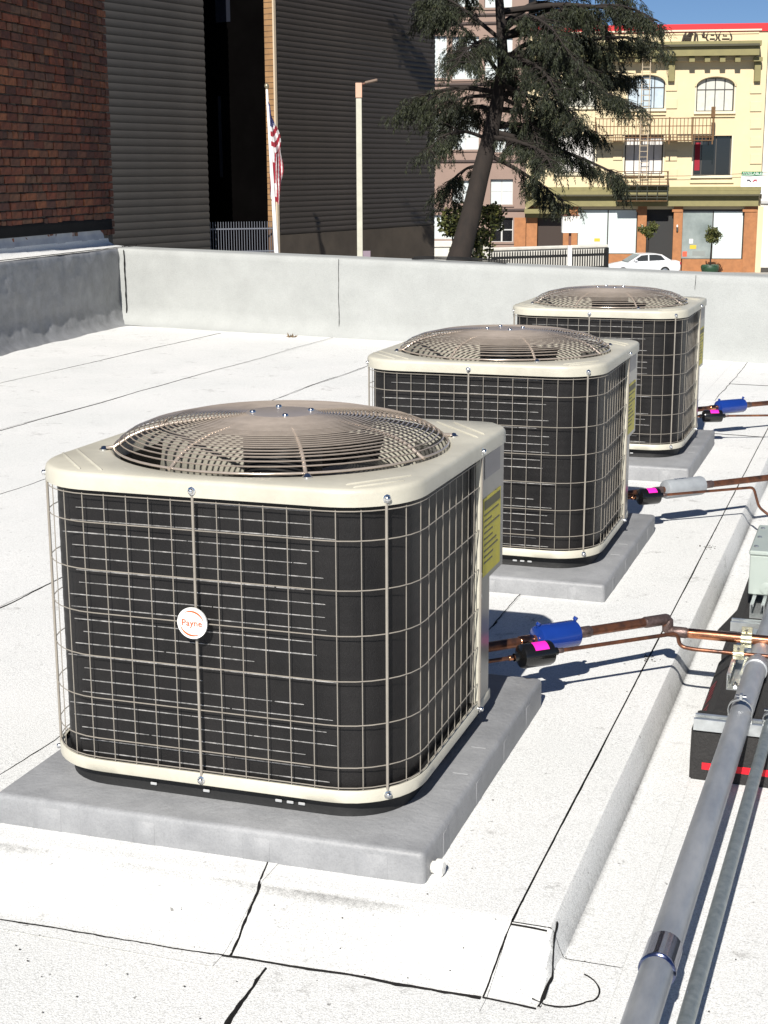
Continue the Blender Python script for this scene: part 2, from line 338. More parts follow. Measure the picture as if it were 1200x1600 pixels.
# scattered grit and granule heaps
gb = MB(); rnd = random.Random(4)
for k in range(200):
    x, y = rnd.uniform(-1.4, 1.3), rnd.uniform(-1.0, 3.2)
    if rnd.random() < .5: x, y = rnd.uniform(-.6, 1.2), rnd.uniform(-.95, -.55)
    r_ = rnd.uniform(.0006, .0020); h = H(x, y)+.002
    gb.lathe([(r_, h), (r_*.8, h+r_*.7), (r_*.1, h+r_)], 6, Matrix.Translation((x, y, 0)))
for (cx, cy) in ((.662, 2.35), (.655, 1.0)):
    for k in range(26):
        x, y = rnd.gauss(cx, .012), rnd.gauss(cy, .02); r_ = rnd.uniform(.001, .003); h = H(x, y)+.002
        gb.lathe([(r_, h), (r_*.8, h+r_*.7), (r_*.1, h+r_)], 6, Matrix.Translation((x, y, 0)))
tag(gb.obj('grit', mat('dark_grit', (.05, .045, .04), .9)), 'scattered dark grit and crumbs lying on the white roof', 'grit', kind='stuff')
# ---------------------------------------------------------------- parapets
L0, L1 = Vector((-5.26, 7.09, 0)), Vector((-5.56, 9.79, 0)); LT = (L1-L0).normalized(); LN = Vector((LT.y, -LT.x, 0))     # LN faces the roof
R0, R1 = Vector((-5.41, 9.52, 0)), Vector((.42, 8.16, 0)); FT = (R1-R0).normalized(); FN = Vector((FT.y, -FT.x, 0))
if FN.y > 0: FN = -FN
def strip(prof, T, N, O, s0, s1, step, name, m, parent=None, wrk=0., seed=0, dz=0.):
    """sweep a profile of (outwards, z) along a wall line, with creases"""
    b = MB(); ss_ = lin(s0, s1, step); n = len(prof)
    for s_ in ss_:
        for (d, z) in prof:
            q = noise.noise(Vector((s_*6, z*7+d*4, seed)))+.5*noise.noise(Vector((s_*17, z*19, seed+3))); q2 = noise.noise(Vector((s_*2, z*2, seed+9)))
            dd = d + wrk*(q+q2); p = O + T*s_ + N*dd; b.v.append((p.x, p.y, z+dz*s_+wrk*.5*q2))
    for i in range(len(ss_)-1):
        for k in range(n-1):
            b.f.append((i*n+k, (i+1)*n+k, (i+1)*n+k+1, i*n+k+1)); b.mi.append(0)
    return b.obj(name, m, parent, 60)
def prof_fill(ps, step):
    out = []
    for a, c in zip(ps[:-1], ps[1:]):
        n = max(1, int(math.hypot(c[0]-a[0], c[1]-a[1])/step))
        out += [(a[0]+(c[0]-a[0])*k/n, a[1]+(c[1]-a[1])*k/n) for k in range(n)]
    return out+[ps[-1]]
fp = empty('far_parapet', R0, label='long white membrane-covered parapet wall behind the three condensers', cat='parapet')
fp.location = (0, 0, 0)
M_parapet = mat('weathered_grey_white_membrane', (.38, .392, .385), .75, spec=.2, var=.10, vscale=3.5, speck=.22, sscale=260, bump=.5, bscale=120, detail=8)
strip(prof_fill([(.12, -.085), (.05, -.055), (.015, 0), (0, .06), (0, .575), (-.01, .59), (-.03, .597), (-.24, .60), (-.25, .58), (-.25, -.5)], .035), FT, FN, R0, -.14, 8.6, .06, 'membrane', M_parapet, fp, .004, 3, -.011)
def vbead(s_, z0, z1, T, N, O, parent, seed, off=.003, w_=.005, amp=.01):
    b = MB(); prev = None
    for k in range(40):
        z = z0+(z1-z0)*k/39; p = O+T*(s_+amp*noise.noise(Vector((z*6, seed, 0))))+N*(off+.006); wd = w_*(.5+.8*abs(noise.noise(Vector((z*14, seed, 5)))))
        cur = (p+T*wd, p-T*wd)
        cur = tuple((q.x, q.y, z) for q in cur)
        if prev: b.quad(prev[0], prev[1], cur[1], cur[0])
        prev = cur
    return b.obj('seam_bead', M_bit, parent)
vbead(2.30, .0, .565, FT, FN, R0, fp, 3, w_=.003); vbead(5.42, .43, .53, FT, FN, R0, fp, 5, w_=.003); vbead(-.045, -.03, .585, FT, FN, R0, fp, 7, off=.008, w_=.010, amp=.035)
lp = empty('side_parapet', (0, 0, 0), label='grey shaded parapet wall with crinkled aluminium flashing under the brick wall', cat='parapet')
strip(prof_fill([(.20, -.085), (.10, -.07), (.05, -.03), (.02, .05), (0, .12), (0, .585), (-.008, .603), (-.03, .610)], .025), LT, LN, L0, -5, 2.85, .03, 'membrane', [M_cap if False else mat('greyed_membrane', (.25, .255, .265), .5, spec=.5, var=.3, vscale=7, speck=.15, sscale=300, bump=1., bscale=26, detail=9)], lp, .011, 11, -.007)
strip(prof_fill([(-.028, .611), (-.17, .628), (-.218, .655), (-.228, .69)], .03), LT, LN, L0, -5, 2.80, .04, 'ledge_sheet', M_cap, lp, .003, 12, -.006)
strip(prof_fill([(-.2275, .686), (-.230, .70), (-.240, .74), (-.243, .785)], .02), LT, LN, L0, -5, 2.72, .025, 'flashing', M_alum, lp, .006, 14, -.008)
strip(prof_fill([(-.232, .768), (-.238, .80), (-.240, .86), (-.262, .885)], .02), LT, LN, L0, -5, 2.95, .02, 'bitumen_band', M_bit, lp, .004, 15, -.006)
b = MB(); prev = None
for k in range(140):
    s_ = -3+k*.0417; p = L0+LT*s_+LN*(-.022+.006*noise.noise(Vector((s_*5, 1, 1)))); z = .617-.007*s_+.003*noise.noise(Vector((s_*7, 2, 2))); wd = .006*(.4+abs(noise.noise(Vector((s_*9, 4, 4)))))
    cur = ((p+LN*wd).to_tuple()[:2]+(z,), (p-LN*wd).to_tuple()[:2]+(z+.006,))
    if prev: b.quad(prev[0], prev[1], cur[1], cur[0])
    prev = cur
b.obj('seam_bead', M_bit, lp)
c0 = L0+LT*2.72+LN*.0
MB().tube(smooth_path([(c0+LN*-.06)+Vector((0, 0, .60)), (c0+LN*-.02+LT*.02)+Vector((0, 0, .585)), (c0+LN*.03+LT*.03)+Vector((0, 0, .56)), c0+LN*.05+LT*.05+Vector((0, 0, .59)), c0+LN*.06+LT*.07+Vector((0, 0, .615))], .03), .004, 6).obj('sealant_loop', M_bit, lp)
# ---------------------------------------------------------------- brick building on the left
BO = L0+LN*-.262            # wall plane line
bw = empty('brick_building', BO, math.atan2(LT.y, LT.x), 'old building wall of weathered red and brown bricks above the flashing', 'building')
# local x along LT, local -y? local y = left of LT = -LN (into the wall)
SC = 3.03                   # wall ends at this s
bw_body = MB().box(-.5, SC-.004, .012, 5, -1.2, 6.5).obj('mortar_wall', mat('lime_mortar', (.16, .135, .105), .95, var=.75, vscale=14, bump=.8, bscale=90), bw)
bcols = [(0.052, 0.021, 0.014), (0.169, 0.078, 0.042), (0.078, 0.026, 0.016), (0.156, 0.042, 0.019), (0.208, 0.058, 0.026), (0.130, 0.044, 0.023), (0.260, 0.091, 0.036), (0.098, 0.036, 0.025), (0.143, 0.075, 0.044), (0.195, 0.055, 0.023), (0.065, 0.026, 0.018)]
M_brick = randcol('old_brick', bcols, .85, False); M_brick_i = randcol('old_brick_far', bcols, .85, True)
def brick_shape(lx, seed):
    rnd = random.Random(seed); b = MB(); b.box(-lx/2, lx/2, -.014, .03, -.029, .029, .004)
    b.v = [(x+rnd.uniform(-.002, .002), y+rnd.uniform(-.003, .003), z+rnd.uniform(-.002, .002)) for x, y, z in b.v]; return b
bm_s = [brick_shape(.19, i).mesh('brick', M_brick) for i in range(4)]; bm_h = [brick_shape(.088, 9+i).mesh('brick', M_brick) for i in range(3)]
far = MB(); cnt = 0; rnd = random.Random(3); course = .0705; cand = []
for c in range(-2, 48):
    z = .87+c*course; x = SC; hd = (c % 3 == 1)
    first = True
    while x > -.45:
        isH = hd if rnd.random() > .2 else not hd
        if first and c % 2: isH = True
        first = False
        lx = .088 if isH else .19; lx *= rnd.uniform(.93, 1.05); x -= lx+.011; cand.append((x+lx/2, z+rnd.uniform(-.002, .002), lx, isH, rnd.uniform(-.006, .003)))
for (x, z, lx, isH, dy) in cand:
    P = BO+LT*x; d = Vector((P.x, P.y, z))-CAM; dep = d.dot(FW); u_ = 600+F_PX*d.dot(RT)/dep; v_ = 800-F_PX*d.dot(UP)/dep
    if cnt < 300 and -12 < u_ < 200 and v_ > 12 and (not isH or cnt < 290):
        me = (bm_h if isH else bm_s)[rnd.randrange(3)]
        inst('brick', me, bw, (x, dy, z), (0, rnd.uniform(-.008, .008), 0), (lx/(.088 if isH else .19), 1, 1)); cnt += 1
    else:
        o_ = len(far.v); bb = brick_shape(lx, rnd.random()); far.add([(a+x, q+dy, e+z) for a, q, e in bb.v], bb.f)
tag(far.obj('far_bricks', M_brick_i, bw), kind='stuff')
# ---------------------------------------------------------------- condensing units
A_, RC = .396, .152
def rrect(a, r, n=8, back=.415, cham=((.404, .36), (.36, .415))):
    """plan outline, counter-clockwise from the rear right; three round corners and a cut rear right corner"""
    pts = [cham[0][::-1] if False else cham[1]]
    pts = [cham[1]]
    c = (-a+r, back-r); pts += [(c[0]+r*math.cos(t), c[1]+r*math.sin(t)) for t in lin(PI/2, PI, PI/2/n)]
    c = (-a+r, -a+r); pts += [(c[0]+r*math.cos(t), c[1]+r*math.sin(t)) for t in lin(PI, 1.5*PI, PI/2/n)]
    c = (a-r, -a+r); pts += [(c[0]+r*math.cos(t), c[1]+r*math.sin(t)) for t in lin(1.5*PI, 2*PI, PI/2/n)]
    pts += [cham[0]]
    return pts
def radial(out, N, cx=0., cy=.01):
    """resample an outline by angle"""
    res = []; n = len(out)
    for k in range(N):
        t = 2*PI*k/N; d = Vector((math.cos(t), math.sin(t))); best = None
        for i in range(n):
            p = Vector(out[i])-Vector((cx, cy)); q = Vector(out[(i+1) % n])-Vector((cx, cy)); e = q-p; den = d.x*e.y-d.y*e.x
            if abs(den) < 1e-9: continue
            s_ = (p.x*e.y-p.y*e.x)/den; u_ = (p.x*d.y-p.y*d.x)/den
            if s_ > 0 and -1e-6 <= u_ <= 1+1e-6 and (best is None or s_ > best): best = s_
        res.append((d, best))
    return res
def loft(loops):
    b = MB(); N = len(loops[0]); b.v = [tuple(p) for L in loops for p in L]
    for i in range(len(loops)-1):
        for k in range(N): b.f.append((i*N+k, i*N+(k+1) % N, (i+1)*N+(k+1) % N, (i+1)*N+k)); b.mi.append(0)
    return b
NR = 144
def rad_loop(rad, off, z, cx=0., cy=.01): return [(cx+d.x*(s_-off), cy+d.y*(s_-off), z) for d, s_ in rad]
def circ_loop(r, z, cx=0., cy=.01): return [(cx+r*math.cos(2*PI*k/NR), cy+r*math.sin(2*PI*k/NR), z) for k in range(NR)]
Z0 = .069                                                # top of the pad
LIDZ = .7225; RG = .353
def gz(r):                                               # fan guard profile
    P = [(0, .789), (.07, .789), (.15, .786), (.23, .779), (.29, .766), (.325, .752), (.345, .737), (.353, .727), (.40, .7265)]
    for (r0, z0), (r1, z1) in zip(P[:-1], P[1:]):
        if r0 <= r <= r1: return z0+(z1-z0)*(r-r0)/(r1-r0)
    return .727
def make_condenser():
    C = empty('condenser_unit', (0, 0, 0))
    rad = radial(rrect(A_+.002, RC), NR)
    lid = loft([rad_loop(rad, .004, .688), rad_loop(rad, 0, .688), rad_loop(rad, 0, .7115), rad_loop(rad, .0015, .717), rad_loop(rad, .0045, .7205), rad_loop(rad, .009, LIDZ), circ_loop(RG+.010, LIDZ), circ_loop(RG+.004, LIDZ-.002), circ_loop(RG, LIDZ-.008)]).obj('lid', M_cream, C, 50)
    for (p, q) in (((98, 708), (125, 733)), ((120, 702), (159, 735)), ((540, 758), (644, 743)), ((552, 762), (632, 751)), ((682, 659), (747, 684)), ((709, 660), (757, 679))):
        a, c = atz(*p, LIDZ), atz(*q, LIDZ); MB().tube([a, a+(c-a)*.03, c+(a-c)*.03, c], [.001, .003, .003, .001], 8).obj('pressed_rib', M_cream, lid, 60)
    loft([circ_loop(RG, LIDZ-.008), circ_loop(RG-.004, LIDZ-.03), circ_loop(RG-.012, .60), circ_loop(RG-.005, .585), circ_loop(RG+.02, .58)]).obj('fan_orifice', M_cream, C, 60)
    # fan guard
    g = MB(); n = 34
    for i in range(n):
        r = .078+(RG-.078)*(i/(n-1))**1.3; g.tube([(r*math.cos(t), .01+r*math.sin(t), gz(r)) for t in [2*PI*k/60 for k in range(60)]], .0021 if r < .2 else .0016, 5, closed=True)
    g.tube([(RG*math.cos(t), .01+RG*math.sin(t), gz(RG)) for t in [2*PI*k/60 for k in range(60)]], .0028, 6, closed=True)
    G_ = g.obj('fan_guard', M_gwire, C, 60)
    for k in range(8):
        t = PI/8+k*PI/4+.12; rs = [.06, .12, .18, .24, .29, .32, .34, .352, .372 if k % 2 == 0 else .358]
        MB().tube([(r*math.cos(t), .01+r*math.sin(t), gz(r)-.0045+(.0045 if r > .345 else 0)) for r in rs], .0042, 7).obj('guard_spoke', M_gwire, G_, 60)
    MB().lathe([(.001, .7915), (.07, .791), (.086, .789), (.090, .785), (.084, .783)], 40, Matrix.Translation((0, .01, 0))).obj('centre_plate', mat('tan_metal_plate', (.44, .38, .33), .3, metal=.4, var=.1), G_, 40)
    for k in range(4):
        t = PI/4*2*k+.5; MB().lathe([(.001, .7965), (.005, .796), (.0065, .7945), (.0065, .790)], 10, Matrix.Translation((.062*math.cos(t), .01+.062*math.sin(t), 0))).obj('bolt', M_chrome, G_, 60)
    for k in range(4):
        t = PI/8+k*PI/2+.12; MB().lathe([(.001, LIDZ+.009), (.005, LIDZ+.008), (.007, LIDZ+.004), (.010, LIDZ+.003), (.010, LIDZ-.001)], 10, Matrix.Translation((.374*math.cos(t), .01+.374*math.sin(t), 0))).obj('bolt', M_chrome, G_, 60)
    # motor and fan
    MB().lathe([(.001, .781), (.06, .781), (.078, .772), (.084, .755), (.084, .640), (.072, .63), (.001, .63)], 36, Matrix.Translation((0, .01, 0))).obj('fan_motor', M_black, C, 40)
    blade = MB(); nr, nc = 7, 9
    for i in range(nr):
        r = .07+.262*i/(nr-1)
        for j in range(nc):
            s_ = j/(nc-1)-.5; ang = s_*(.95-.25*i/(nr-1))+.25*i/(nr-1); blade.v.append((r*math.cos(ang), r*math.sin(ang), .607+s_*(.085-.02*i/(nr-1))+.012*(1-4*s_*s_)))
    for i in range(nr-1):
        for j in range(nc-1): blade.f.append((i*nc+j, i*nc+j+1, (i+1)*nc+j+1, (i+1)*nc+j)); blade.mi.append(0)
    bme = blade.mesh('fan_blade', mat('fan_blade_metal', (.07, .068, .065), .4, metal=.3, var=.1), 60)
    for k in range(3): inst('fan_blade', bme, C, (0, .01, 0), (0, 0, 2*PI*k/3+.75))
    MB().lathe([(.001, .655), (.05, .652), (.05, .61), (.001, .60)], 20, Matrix.Translation((0, .01, 0))).obj('fan_hub', M_black, C, 40)
    # base pan
    radb = radial(rrect(A_+.002, RC, back=.40, cham=((.398, .262), (.262, .40))), NR)
    loft([rad_loop(radb, .010, .131), rad_loop(radb, .003, .132), rad_loop(radb, 0, .129), rad_loop(radb, 0, .1085), rad_loop(radb, .002, .107), rad_loop(radb, .03, .107)]).obj('base_pan', M_cream, C, 50)
    loft([[(0, .01, .124)]*NR, rad_loop(radb, .010, .124)]).obj('pan_floor', M_black, C)
    radf = radial(rrect(A_-.024, RC-.024, back=.375, cham=((.374, .255), (.255, .375))), NR)
    foot = loft([rad_loop(radf, 0, .1075), rad_loop(radf, .002, Z0+.012), rad_loop(radf, .0, Z0+.001), rad_loop(radf, .03, Z0+.001)]).obj('base_foot', M_black, C, 50)
    for (x, y, k) in ((-.325, -.345, .5), (-.31, -.357, .4), (-.288, -.369, .3), (-.14, -.386, 0), (-.02, -.386, 0), (.14, -.386, 0), (.165, -.386, 0), (.19, -.386, 0), (.285, -.366, -.35)):
        MB().box(-.007, .007, -.0015, .0015, -.0028, .0028, .001, Matrix.Translation((x*.969, y*.969, .086)) @ Matrix.Rotation(-k*1.2, 4, 'Z')).obj('drain_slot', M_padw, foot)  # pale boxes stand for light showing through the drain holes
    # coil wall
    def path(a, r, y_end, xe, n=8, back=.40):
        pts = [(a, y_end)]
        c = (a-r, -a+r); pts += [(c[0]+r*math.cos(t), c[1]+r*math.sin(t)) for t in lin(0, -PI/2, PI/2/n)]
        c = (-a+r, -a+r); pts += [(c[0]+r*math.cos(t), c[1]+r*math.sin(t)) for t in lin(-PI/2, -PI, PI/2/n)]
        c = (-a+r, back-r); pts += [(c[0]+r*math.cos(t), c[1]+r*math.sin(t)) for t in lin(PI, PI/2, PI/2/n)]
        pts += [(xe, back)]; return pts
    po, pi_ = path(A_-.019, RC-.019, .152, .22, back=.380), path(A_-.062, RC-.062, .152, .22, back=.338)
    cb = MB(); zs = lin(.120, .692, .0060); n = len(po)
    for j, z in enumerate(zs):                            # rippled fins, one ripple for every tube row
        rp = .0002*math.cos(2*PI*(z-.14)/.0254)
        for i in range(n):
            d = (Vector(po[i])-Vector(pi_[i])).normalized()*rp; cb.v.append((po[i][0]+d.x, po[i][1]+d.y, z))
    for j in range(len(zs)-1):
        for i in range(n-1): cb.f.append((j*n+i, j*n+i+1, (j+1)*n+i+1, (j+1)*n+i)); cb.mi.append(0)
    o_ = len(cb.v); cb.v += [(x, y, z) for z in (.12, .692) for x, y in pi_]
    for i in range(n-1): cb.f.append((o_+i, o_+n+i, o_+n+i+1, o_+i+1)); cb.mi.append(0)
    coil = cb.obj('coil', M_coil, C, 60)
    tb = MB(); rnd = random.Random(5); po2 = path(A_-.0182, RC-.0182, .152, .22, back=.380)
    for k in range(22):
        z = .140+k*.0254
        if z > .685: break
        x0 = -.295+rnd.uniform(-.02, .02); x1 = .225+rnd.uniform(-.04, .04)
        x = x0
        while x < x1:
            e = min(x1, x+rnd.uniform(.15, .5))
            if rnd.random() < .98: tb.tube([(x, -A_+.0185, z), (x+(e-x)*.15, -A_+.0185, z), (x+(e-x)*.8, -A_+.0185, z), (e, -A_+.0185, z)], [.0010, rnd.uniform(.0011, .0015), rnd.uniform(.0011, .0015), .0008], 6)
            x = e+rnd.uniform(.001, .006)
        for (y0, y1, sx) in ((-.2, .2, -1),): tb.tube([(sx*(A_-.0186), y0, z), (sx*(A_-.0186), y1, z)], .0011, 5)
    tag(tb.obj('coil_tubes', M_ctube, coil, 60), kind='stuff')
    # wire guard
    pw = path(A_-.0015, RC, .150, .20, back=.398); 
    cum = [0]
    for p, q in zip(pw[:-1], pw[1:]): cum.append(cum[-1]+math.hypot(q[0]-p[0], q[1]-p[1]))
    def on(s_):
        for i in range(len(cum)-1):
            if cum[i] <= s_ <= cum[i+1]:
                t = (s_-cum[i])/(cum[i+1]-cum[i]+1e-9); return (pw[i][0]+(pw[i+1][0]-pw[i][0])*t, pw[i][1]+(pw[i+1][1]-pw[i][1])*t)
        return pw[-1]
    s_c = next(cum[i]+(pw[i][0]+.018) for i in range(len(pw)-1) if abs(pw[i][1]-pw[i+1][1]) < 1e-6 and pw[i][0] > 0 > pw[i+1][0])
    wg = MB(); SP = .0476; heavy = {0, -8, 8, 16}; posts = []
    for k in range(-20, 60):
        s_ = s_c+k*SP
        if s_ < .012 or s_ > cum[-1]-.005: continue
        x, y = on(s_)
        if k in heavy: posts.append((x, y)); continue
        wg.tube([(x, y, .126), (x, y, .682)], .00098, 5)
    for z in (.680, .624, .529, .441, .352, .264, .179, .138): wg.tube([(x*1.004, y*1.004, z) for x, y in pw], .0011, 5)
    W = wg.obj('wire_guard', M_wire, C, 60)
    posts.append((A_+.001, .155))
    for (x, y) in posts:
        MB().tube([(x*1.006, y*1.006, .119), (x*1.006, y*1.006, .692)], .0029, 8).obj('guard_post', M_wire, W, 60)
        nrm = Vector((x, y, 0)).normalized() if abs(x) > .1 and abs(y) > .2 else (Vector((0, -1, 0)) if abs(x) < .1 else Vector((math.copysign(1, x), 0, 0)))
        for z in (.701, .119):
            q = Vector((x, y, z))+nrm*.003
            MB().lathe([(.0085, -.002), (.0085, .002), (.0055, .003), (.0055, .008), (.003, .0095), (.0005, .0097)], 8, rot_to(q, q+nrm)).obj('screw', M_chrome, W, 60)
    # panel and control box corner
    pan = MB().prism([(.30, .160), (.3965, .160), (.3965, .246), (.25, .392), (.20, .392)], .128, .402).obj('service_panel', M_panel, C)
    cbx = MB().prism([(.30, .1605), (.397, .1605), (.397, .362), (.352, .408), (.20, .408), (.20, .30)], .401, .690).obj('control_box', M_panel, C)
    MB().box(.386, .3985, .152, .1600, .130, .689, .002).obj('corner_trim', M_cream, C)
    X = .3975
    MB().box(X, X+.0006, .181, .333, .414, .590).obj('warning_label', M_yel, cbx)
    lb = MB(); lb.box(X+.0006, X+.001, .187, .327, .563, .583)
    for k in range(9):
        z = .55-k*.0135; e = .187+.14*random.Random(k).uniform(.4, 1); lb.box(X+.0006, X+.001, .187, e, z, z+.004)
    lb.obj('label_print', M_ink, cbx)
    MB().box(X, X+.0006, .189, .325, .632, .684).obj('data_plate', M_plate, cbx)
    for (y, z) in ((.167, .425), (.167, .375), (.167, .20)): MB().lathe([(.005, 0), (.004, .003), (.001, .0035)], 8, rot_to((.3965, y, z), (.42, y, z))).obj('screw', M_chrome, pan)
    return C
cu1 = make_condenser()
cu2 = copy_tree(cu1); cu3 = copy_tree(cu1)
GRP = 'row of three condensing units'
for c, loc, rz in ((cu1, (0, 0, 0), 0), (cu2, (-.019, 2.034, -.026), .005), (cu3, (-.021, 4.066, -.036), -.001)): c.location = loc; c.rotation_euler = (0, 0, rz)
tag(cu1, 'cream air conditioning condenser with round white and orange badge on its wire guard', 'condenser', GRP)
tag(cu2, 'cream air conditioning condenser in the middle of the row, beside the grey filter drier', 'condenser', GRP)
tag(cu3, 'cream air conditioning condenser at the end of the row, next to the long parapet', 'condenser', GRP)
# badge
BM = Matrix.Translation((-.021, -.404, .444))
bd_ = MB().lathe([(.001, 0), (.0295, 0), (.031, .0015), (.031, .006), (.001, .006)], 40, BM @ Matrix.Rotation(-PI/2, 4, 'X') @ Matrix.Translation((0, 0, -.008)) if False else BM @ Matrix.Rotation(PI/2, 4, 'X')).obj('badge', M_badge, cu1, 40)
for (t0, t1) in ((.12, 2.2), (PI+.12, PI+2.2)):
    b = MB(); n = 16
    for k in range(n):
        t = t0+(t1-t0)*k/(n-1); wd = .0035*math.sin(PI*(k+.6)/(n+.2)); 
        for rr in (.0255-wd, .0255): b.v.append((rr*math.cos(t)-.021, -.4112, .444+rr*math.sin(t)))
    for k in range(n-1): b.f.append((2*k, 2*k+1, 2*k+3, 2*k+2)); b.mi.append(0)
    b.obj('badge_arc', M_orange, bd_)
text_mesh('Payne', .0185, .0003, M_orange, 'lettering', bd_, Matrix.Translation((-.021, -.4114, .4445)) @ FACE_NY)
# ---------------------------------------------------------------- pads
def make_pad(seed):
    P_ = .509; PX = .452; b = MB(); b.box(-PX, PX, -P_, P_, -.012, .069, .011, seg=3); o = b.obj('equipment_pad', M_pad, None, 45); rnd = random.Random(seed)
    for k in range(4):                                   # shallow moulded ribs on the flanks
        for (ax, sg) in ((0, -1), (1, 1)):
            x = -.38+k*.235+rnd.uniform(-.02, .02); wd = rnd.uniform(.03, .075)
            q = MB()
            if ax == 0: q.box(x, x+wd, -P_-.0007, -P_+.004, -.010, .054, .0006)
            else: q.box(PX-.004, PX+.0007, x, x+wd, -.010, .054, .0006)
            q.obj('moulded_rib', M_pad, o, 45)
    for y in (.02, -.13): MB().box(.400, .432, y, y+.0025, .0686, .0696).obj('moulded_line', M_padw, o)
    return o
pads = []
for i, (ux, uy, uz, px_, py_, rz, lab) in enumerate(((0, 0, 0, .010, .03, .007, 'grey square equipment pad with a white plug sticking out of its flank'), (-.019, 2.034, -.026, .006, -.006, -.004, 'grey square equipment pad under the middle condenser'), (-.021, 4.066, -.036, .010, -.06, .001, 'grey square equipment pad under the condenser next to the long parapet'))):
    o = make_pad(i); o.location = (ux+px_, uy+py_, uz); o.rotation_euler = (0, 0, rz); tag(o, lab, 'pad', 'equipment pads under the condensers'); pads.append(o)
pl = (.452, -.462, .022)
MB().lathe([(.010, -.012), (.011, .006), (.016, .008), (.017, .020), (.013, .024), (.001, .025)], 6, rot_to(pl, (.55, -.47, .024))).obj('plug', M_white, pads[0], 30)
# ---------------------------------------------------------------- refrigerant lines
def drier(parent, name, a, c, r, m, seg=28, dome=.018, flange=None):
    a, c = Vector(a), Vector(c); L = (c-a).length
    o = MB().lathe([(.010, -.012), (.010, 0), (r*.72, .003), (r*.94, .007), (r, .013), (r, L-.013), (r*.94, L-.007), (r*.72, L-.003), (.010, L), (.010, L+.012)], seg, rot_to(a, c)).obj(name, m, parent, 40)
    return o
def pipe(parent, pts, r, m, rad=.02, name='pipe', seg=12): return MB().tube(smooth_path(pts, rad, 6), r, seg).obj(name, m, parent, 60)
def sleeve(parent, a, c, r, m, name='brazed_joint'): return MB().tube([a, a+(c-a)*.1, c-(c-a)*.1, c], [r*.8, r, r, r*.8], 12).obj(name, m, parent, 60)
def on_seg(a, c, t): return Vector(a)+(Vector(c)-Vector(a))*t
def sticker(parent, a, c, r, t0, t1, ang0, ang1, m, name='sticker'):
    M = rot_to(a, c); L = (Vector(c)-Vector(a)).length; Mi = M.to_3x3()
    # angle measured from straight up around the axis
    z = Mi @ Vector((0, 0, 1)); up = Vector((0, 0, 1)); up = (up-z*up.dot(z)).normalized(); side = z.cross(up); b = MB(); n = 8
    for i in range(n+1):
        th = ang0+(ang1-ang0)*i/n
        for t in (t0, t1): b.v.append(tuple(Vector(a)+(Vector(c)-Vector(a))*t + (up*math.cos(th)+side*math.sin(th))*(r+.0006)))
    for i in range(n): b.f.append((2*i, 2*i+1, 2*i+3, 2*i+2)); b.mi.append(0)
    return b.obj(name, m, parent, 60)
def line_set(i, S0, S1, sd0, sd1, Srest, Lq0, Lq1, ld0, ld1, Lrest, m, lab_s, lab_l, rs=.0355, valve=False):
    S = empty('suction_line', on_seg(S0, S1, .5), label=lab_s, cat='pipe', group='copper suction lines'); S.location = (0, 0, 0)
    pipe(S, [S0, S1]+Srest, .0127, M_cu, .030)
    D = drier(S, 'filter_drier', sd0, sd1, rs, m)
    ax = (Vector(sd1)-Vector(sd0)).normalized()
    sleeve(S, Vector(sd0)-ax*.05, Vector(sd0)-ax*.005, .0148, M_cubright if valve else M_cujoint); sleeve(S, Vector(sd1)+ax*.004, Vector(sd1)+ax*.045, .0148, M_cujoint)
    if valve:
        for t, dx in ((.06, -.004), (.95, .006)):
            p = on_seg(sd0, sd1, t)+Vector((0, 0, rs-.004)); MB().tube([p, p+Vector((0, 0, .005)), p+Vector((0, 0, .0055)), p+Vector((.003, .002, .012))], [.004, .004, .006, .006], 8).obj('access_valve', M_bluepaint, D, 40)
    else:
        M = Matrix.Translation(on_seg(sd0, sd1, .42)+Vector((0, 0, rs+.0004))) @ Matrix.Rotation(math.atan2(ax.y, ax.x), 4, 'Z')
        text_mesh('SWEEZ', .018, .0002, mat('blue_ink', (.03, .05, .12), .6), 'lettering', D, M)
    for k in range(2):
        p = on_seg(sd0, sd1, .2+.6*k)+Vector((0, -.7*rs, .7*rs)); 
    Lq = empty('liquid_line', (0, 0, 0), label=lab_l, cat='pipe', group='thin copper liquid lines')
    pipe(Lq, [Lq0, Lq1]+Lrest, .0052, M_cu, .018, seg=10)
    D2 = drier(Lq, 'filter_drier', ld0, ld1, .0305, M_blackpaint)
    ax = (Vector(ld1)-Vector(ld0)).normalized()
    sleeve(Lq, Vector(ld0)-ax*.028, Vector(ld0)-ax*.012, .0068, M_cubright); sleeve(Lq, Vector(ld1)+ax*.012, Vector(ld1)+ax*.03, .0068, M_cujoint)
    sticker(D2, ld0, ld1, .0305, .35, .75, .0, .95, M_pink)
    return S, Lq
V = Vector
S0, S1 = V((.30, .437, .158)), V((.706, .902, .138)); L0_, L1_ = V((.25, .318, .143)), V((.752, .79, .138))
line_set(0, S0, S1, on_seg(S0, S1, .315), on_seg(S0, S1, .525), [V((.712, .904, .104)), V((.78, .900, .1065)), V((1.9, .885, .1065))],
         L0_, L1_, on_seg(L0_, L1_, .325), on_seg(L0_, L1_, .465), [V((.757, .796, .102)), V((.79, .792, .0985)), V((1.9, .785, .0985))], M_bluepaint,
         'copper pipe with blue filter drier running to the clamp on the rubber block', 'thin copper pipe with black pink-stickered drier crossing to the clamp on the rubber block', valve=True)
sl = bpy.data.objects['suction_line']; sleeve(sl, V((.655, .8436, .1405)), V((.712, .909, .1377)), .0150, M_cujoint); sleeve(sl, V((.7105, .9035, .140)), V((.712, .9045, .104)), .0149, M_cujoint); sleeve(sl, V((.706, .9045, .1055)), V((.765, .900, .1062)), .0149, M_cujoint); MB().tube([V((.768, .9008, .1062)), V((1.9, .885, .1065))], .0132, 14).obj('clean_pipe', M_cubright, sl, 60)
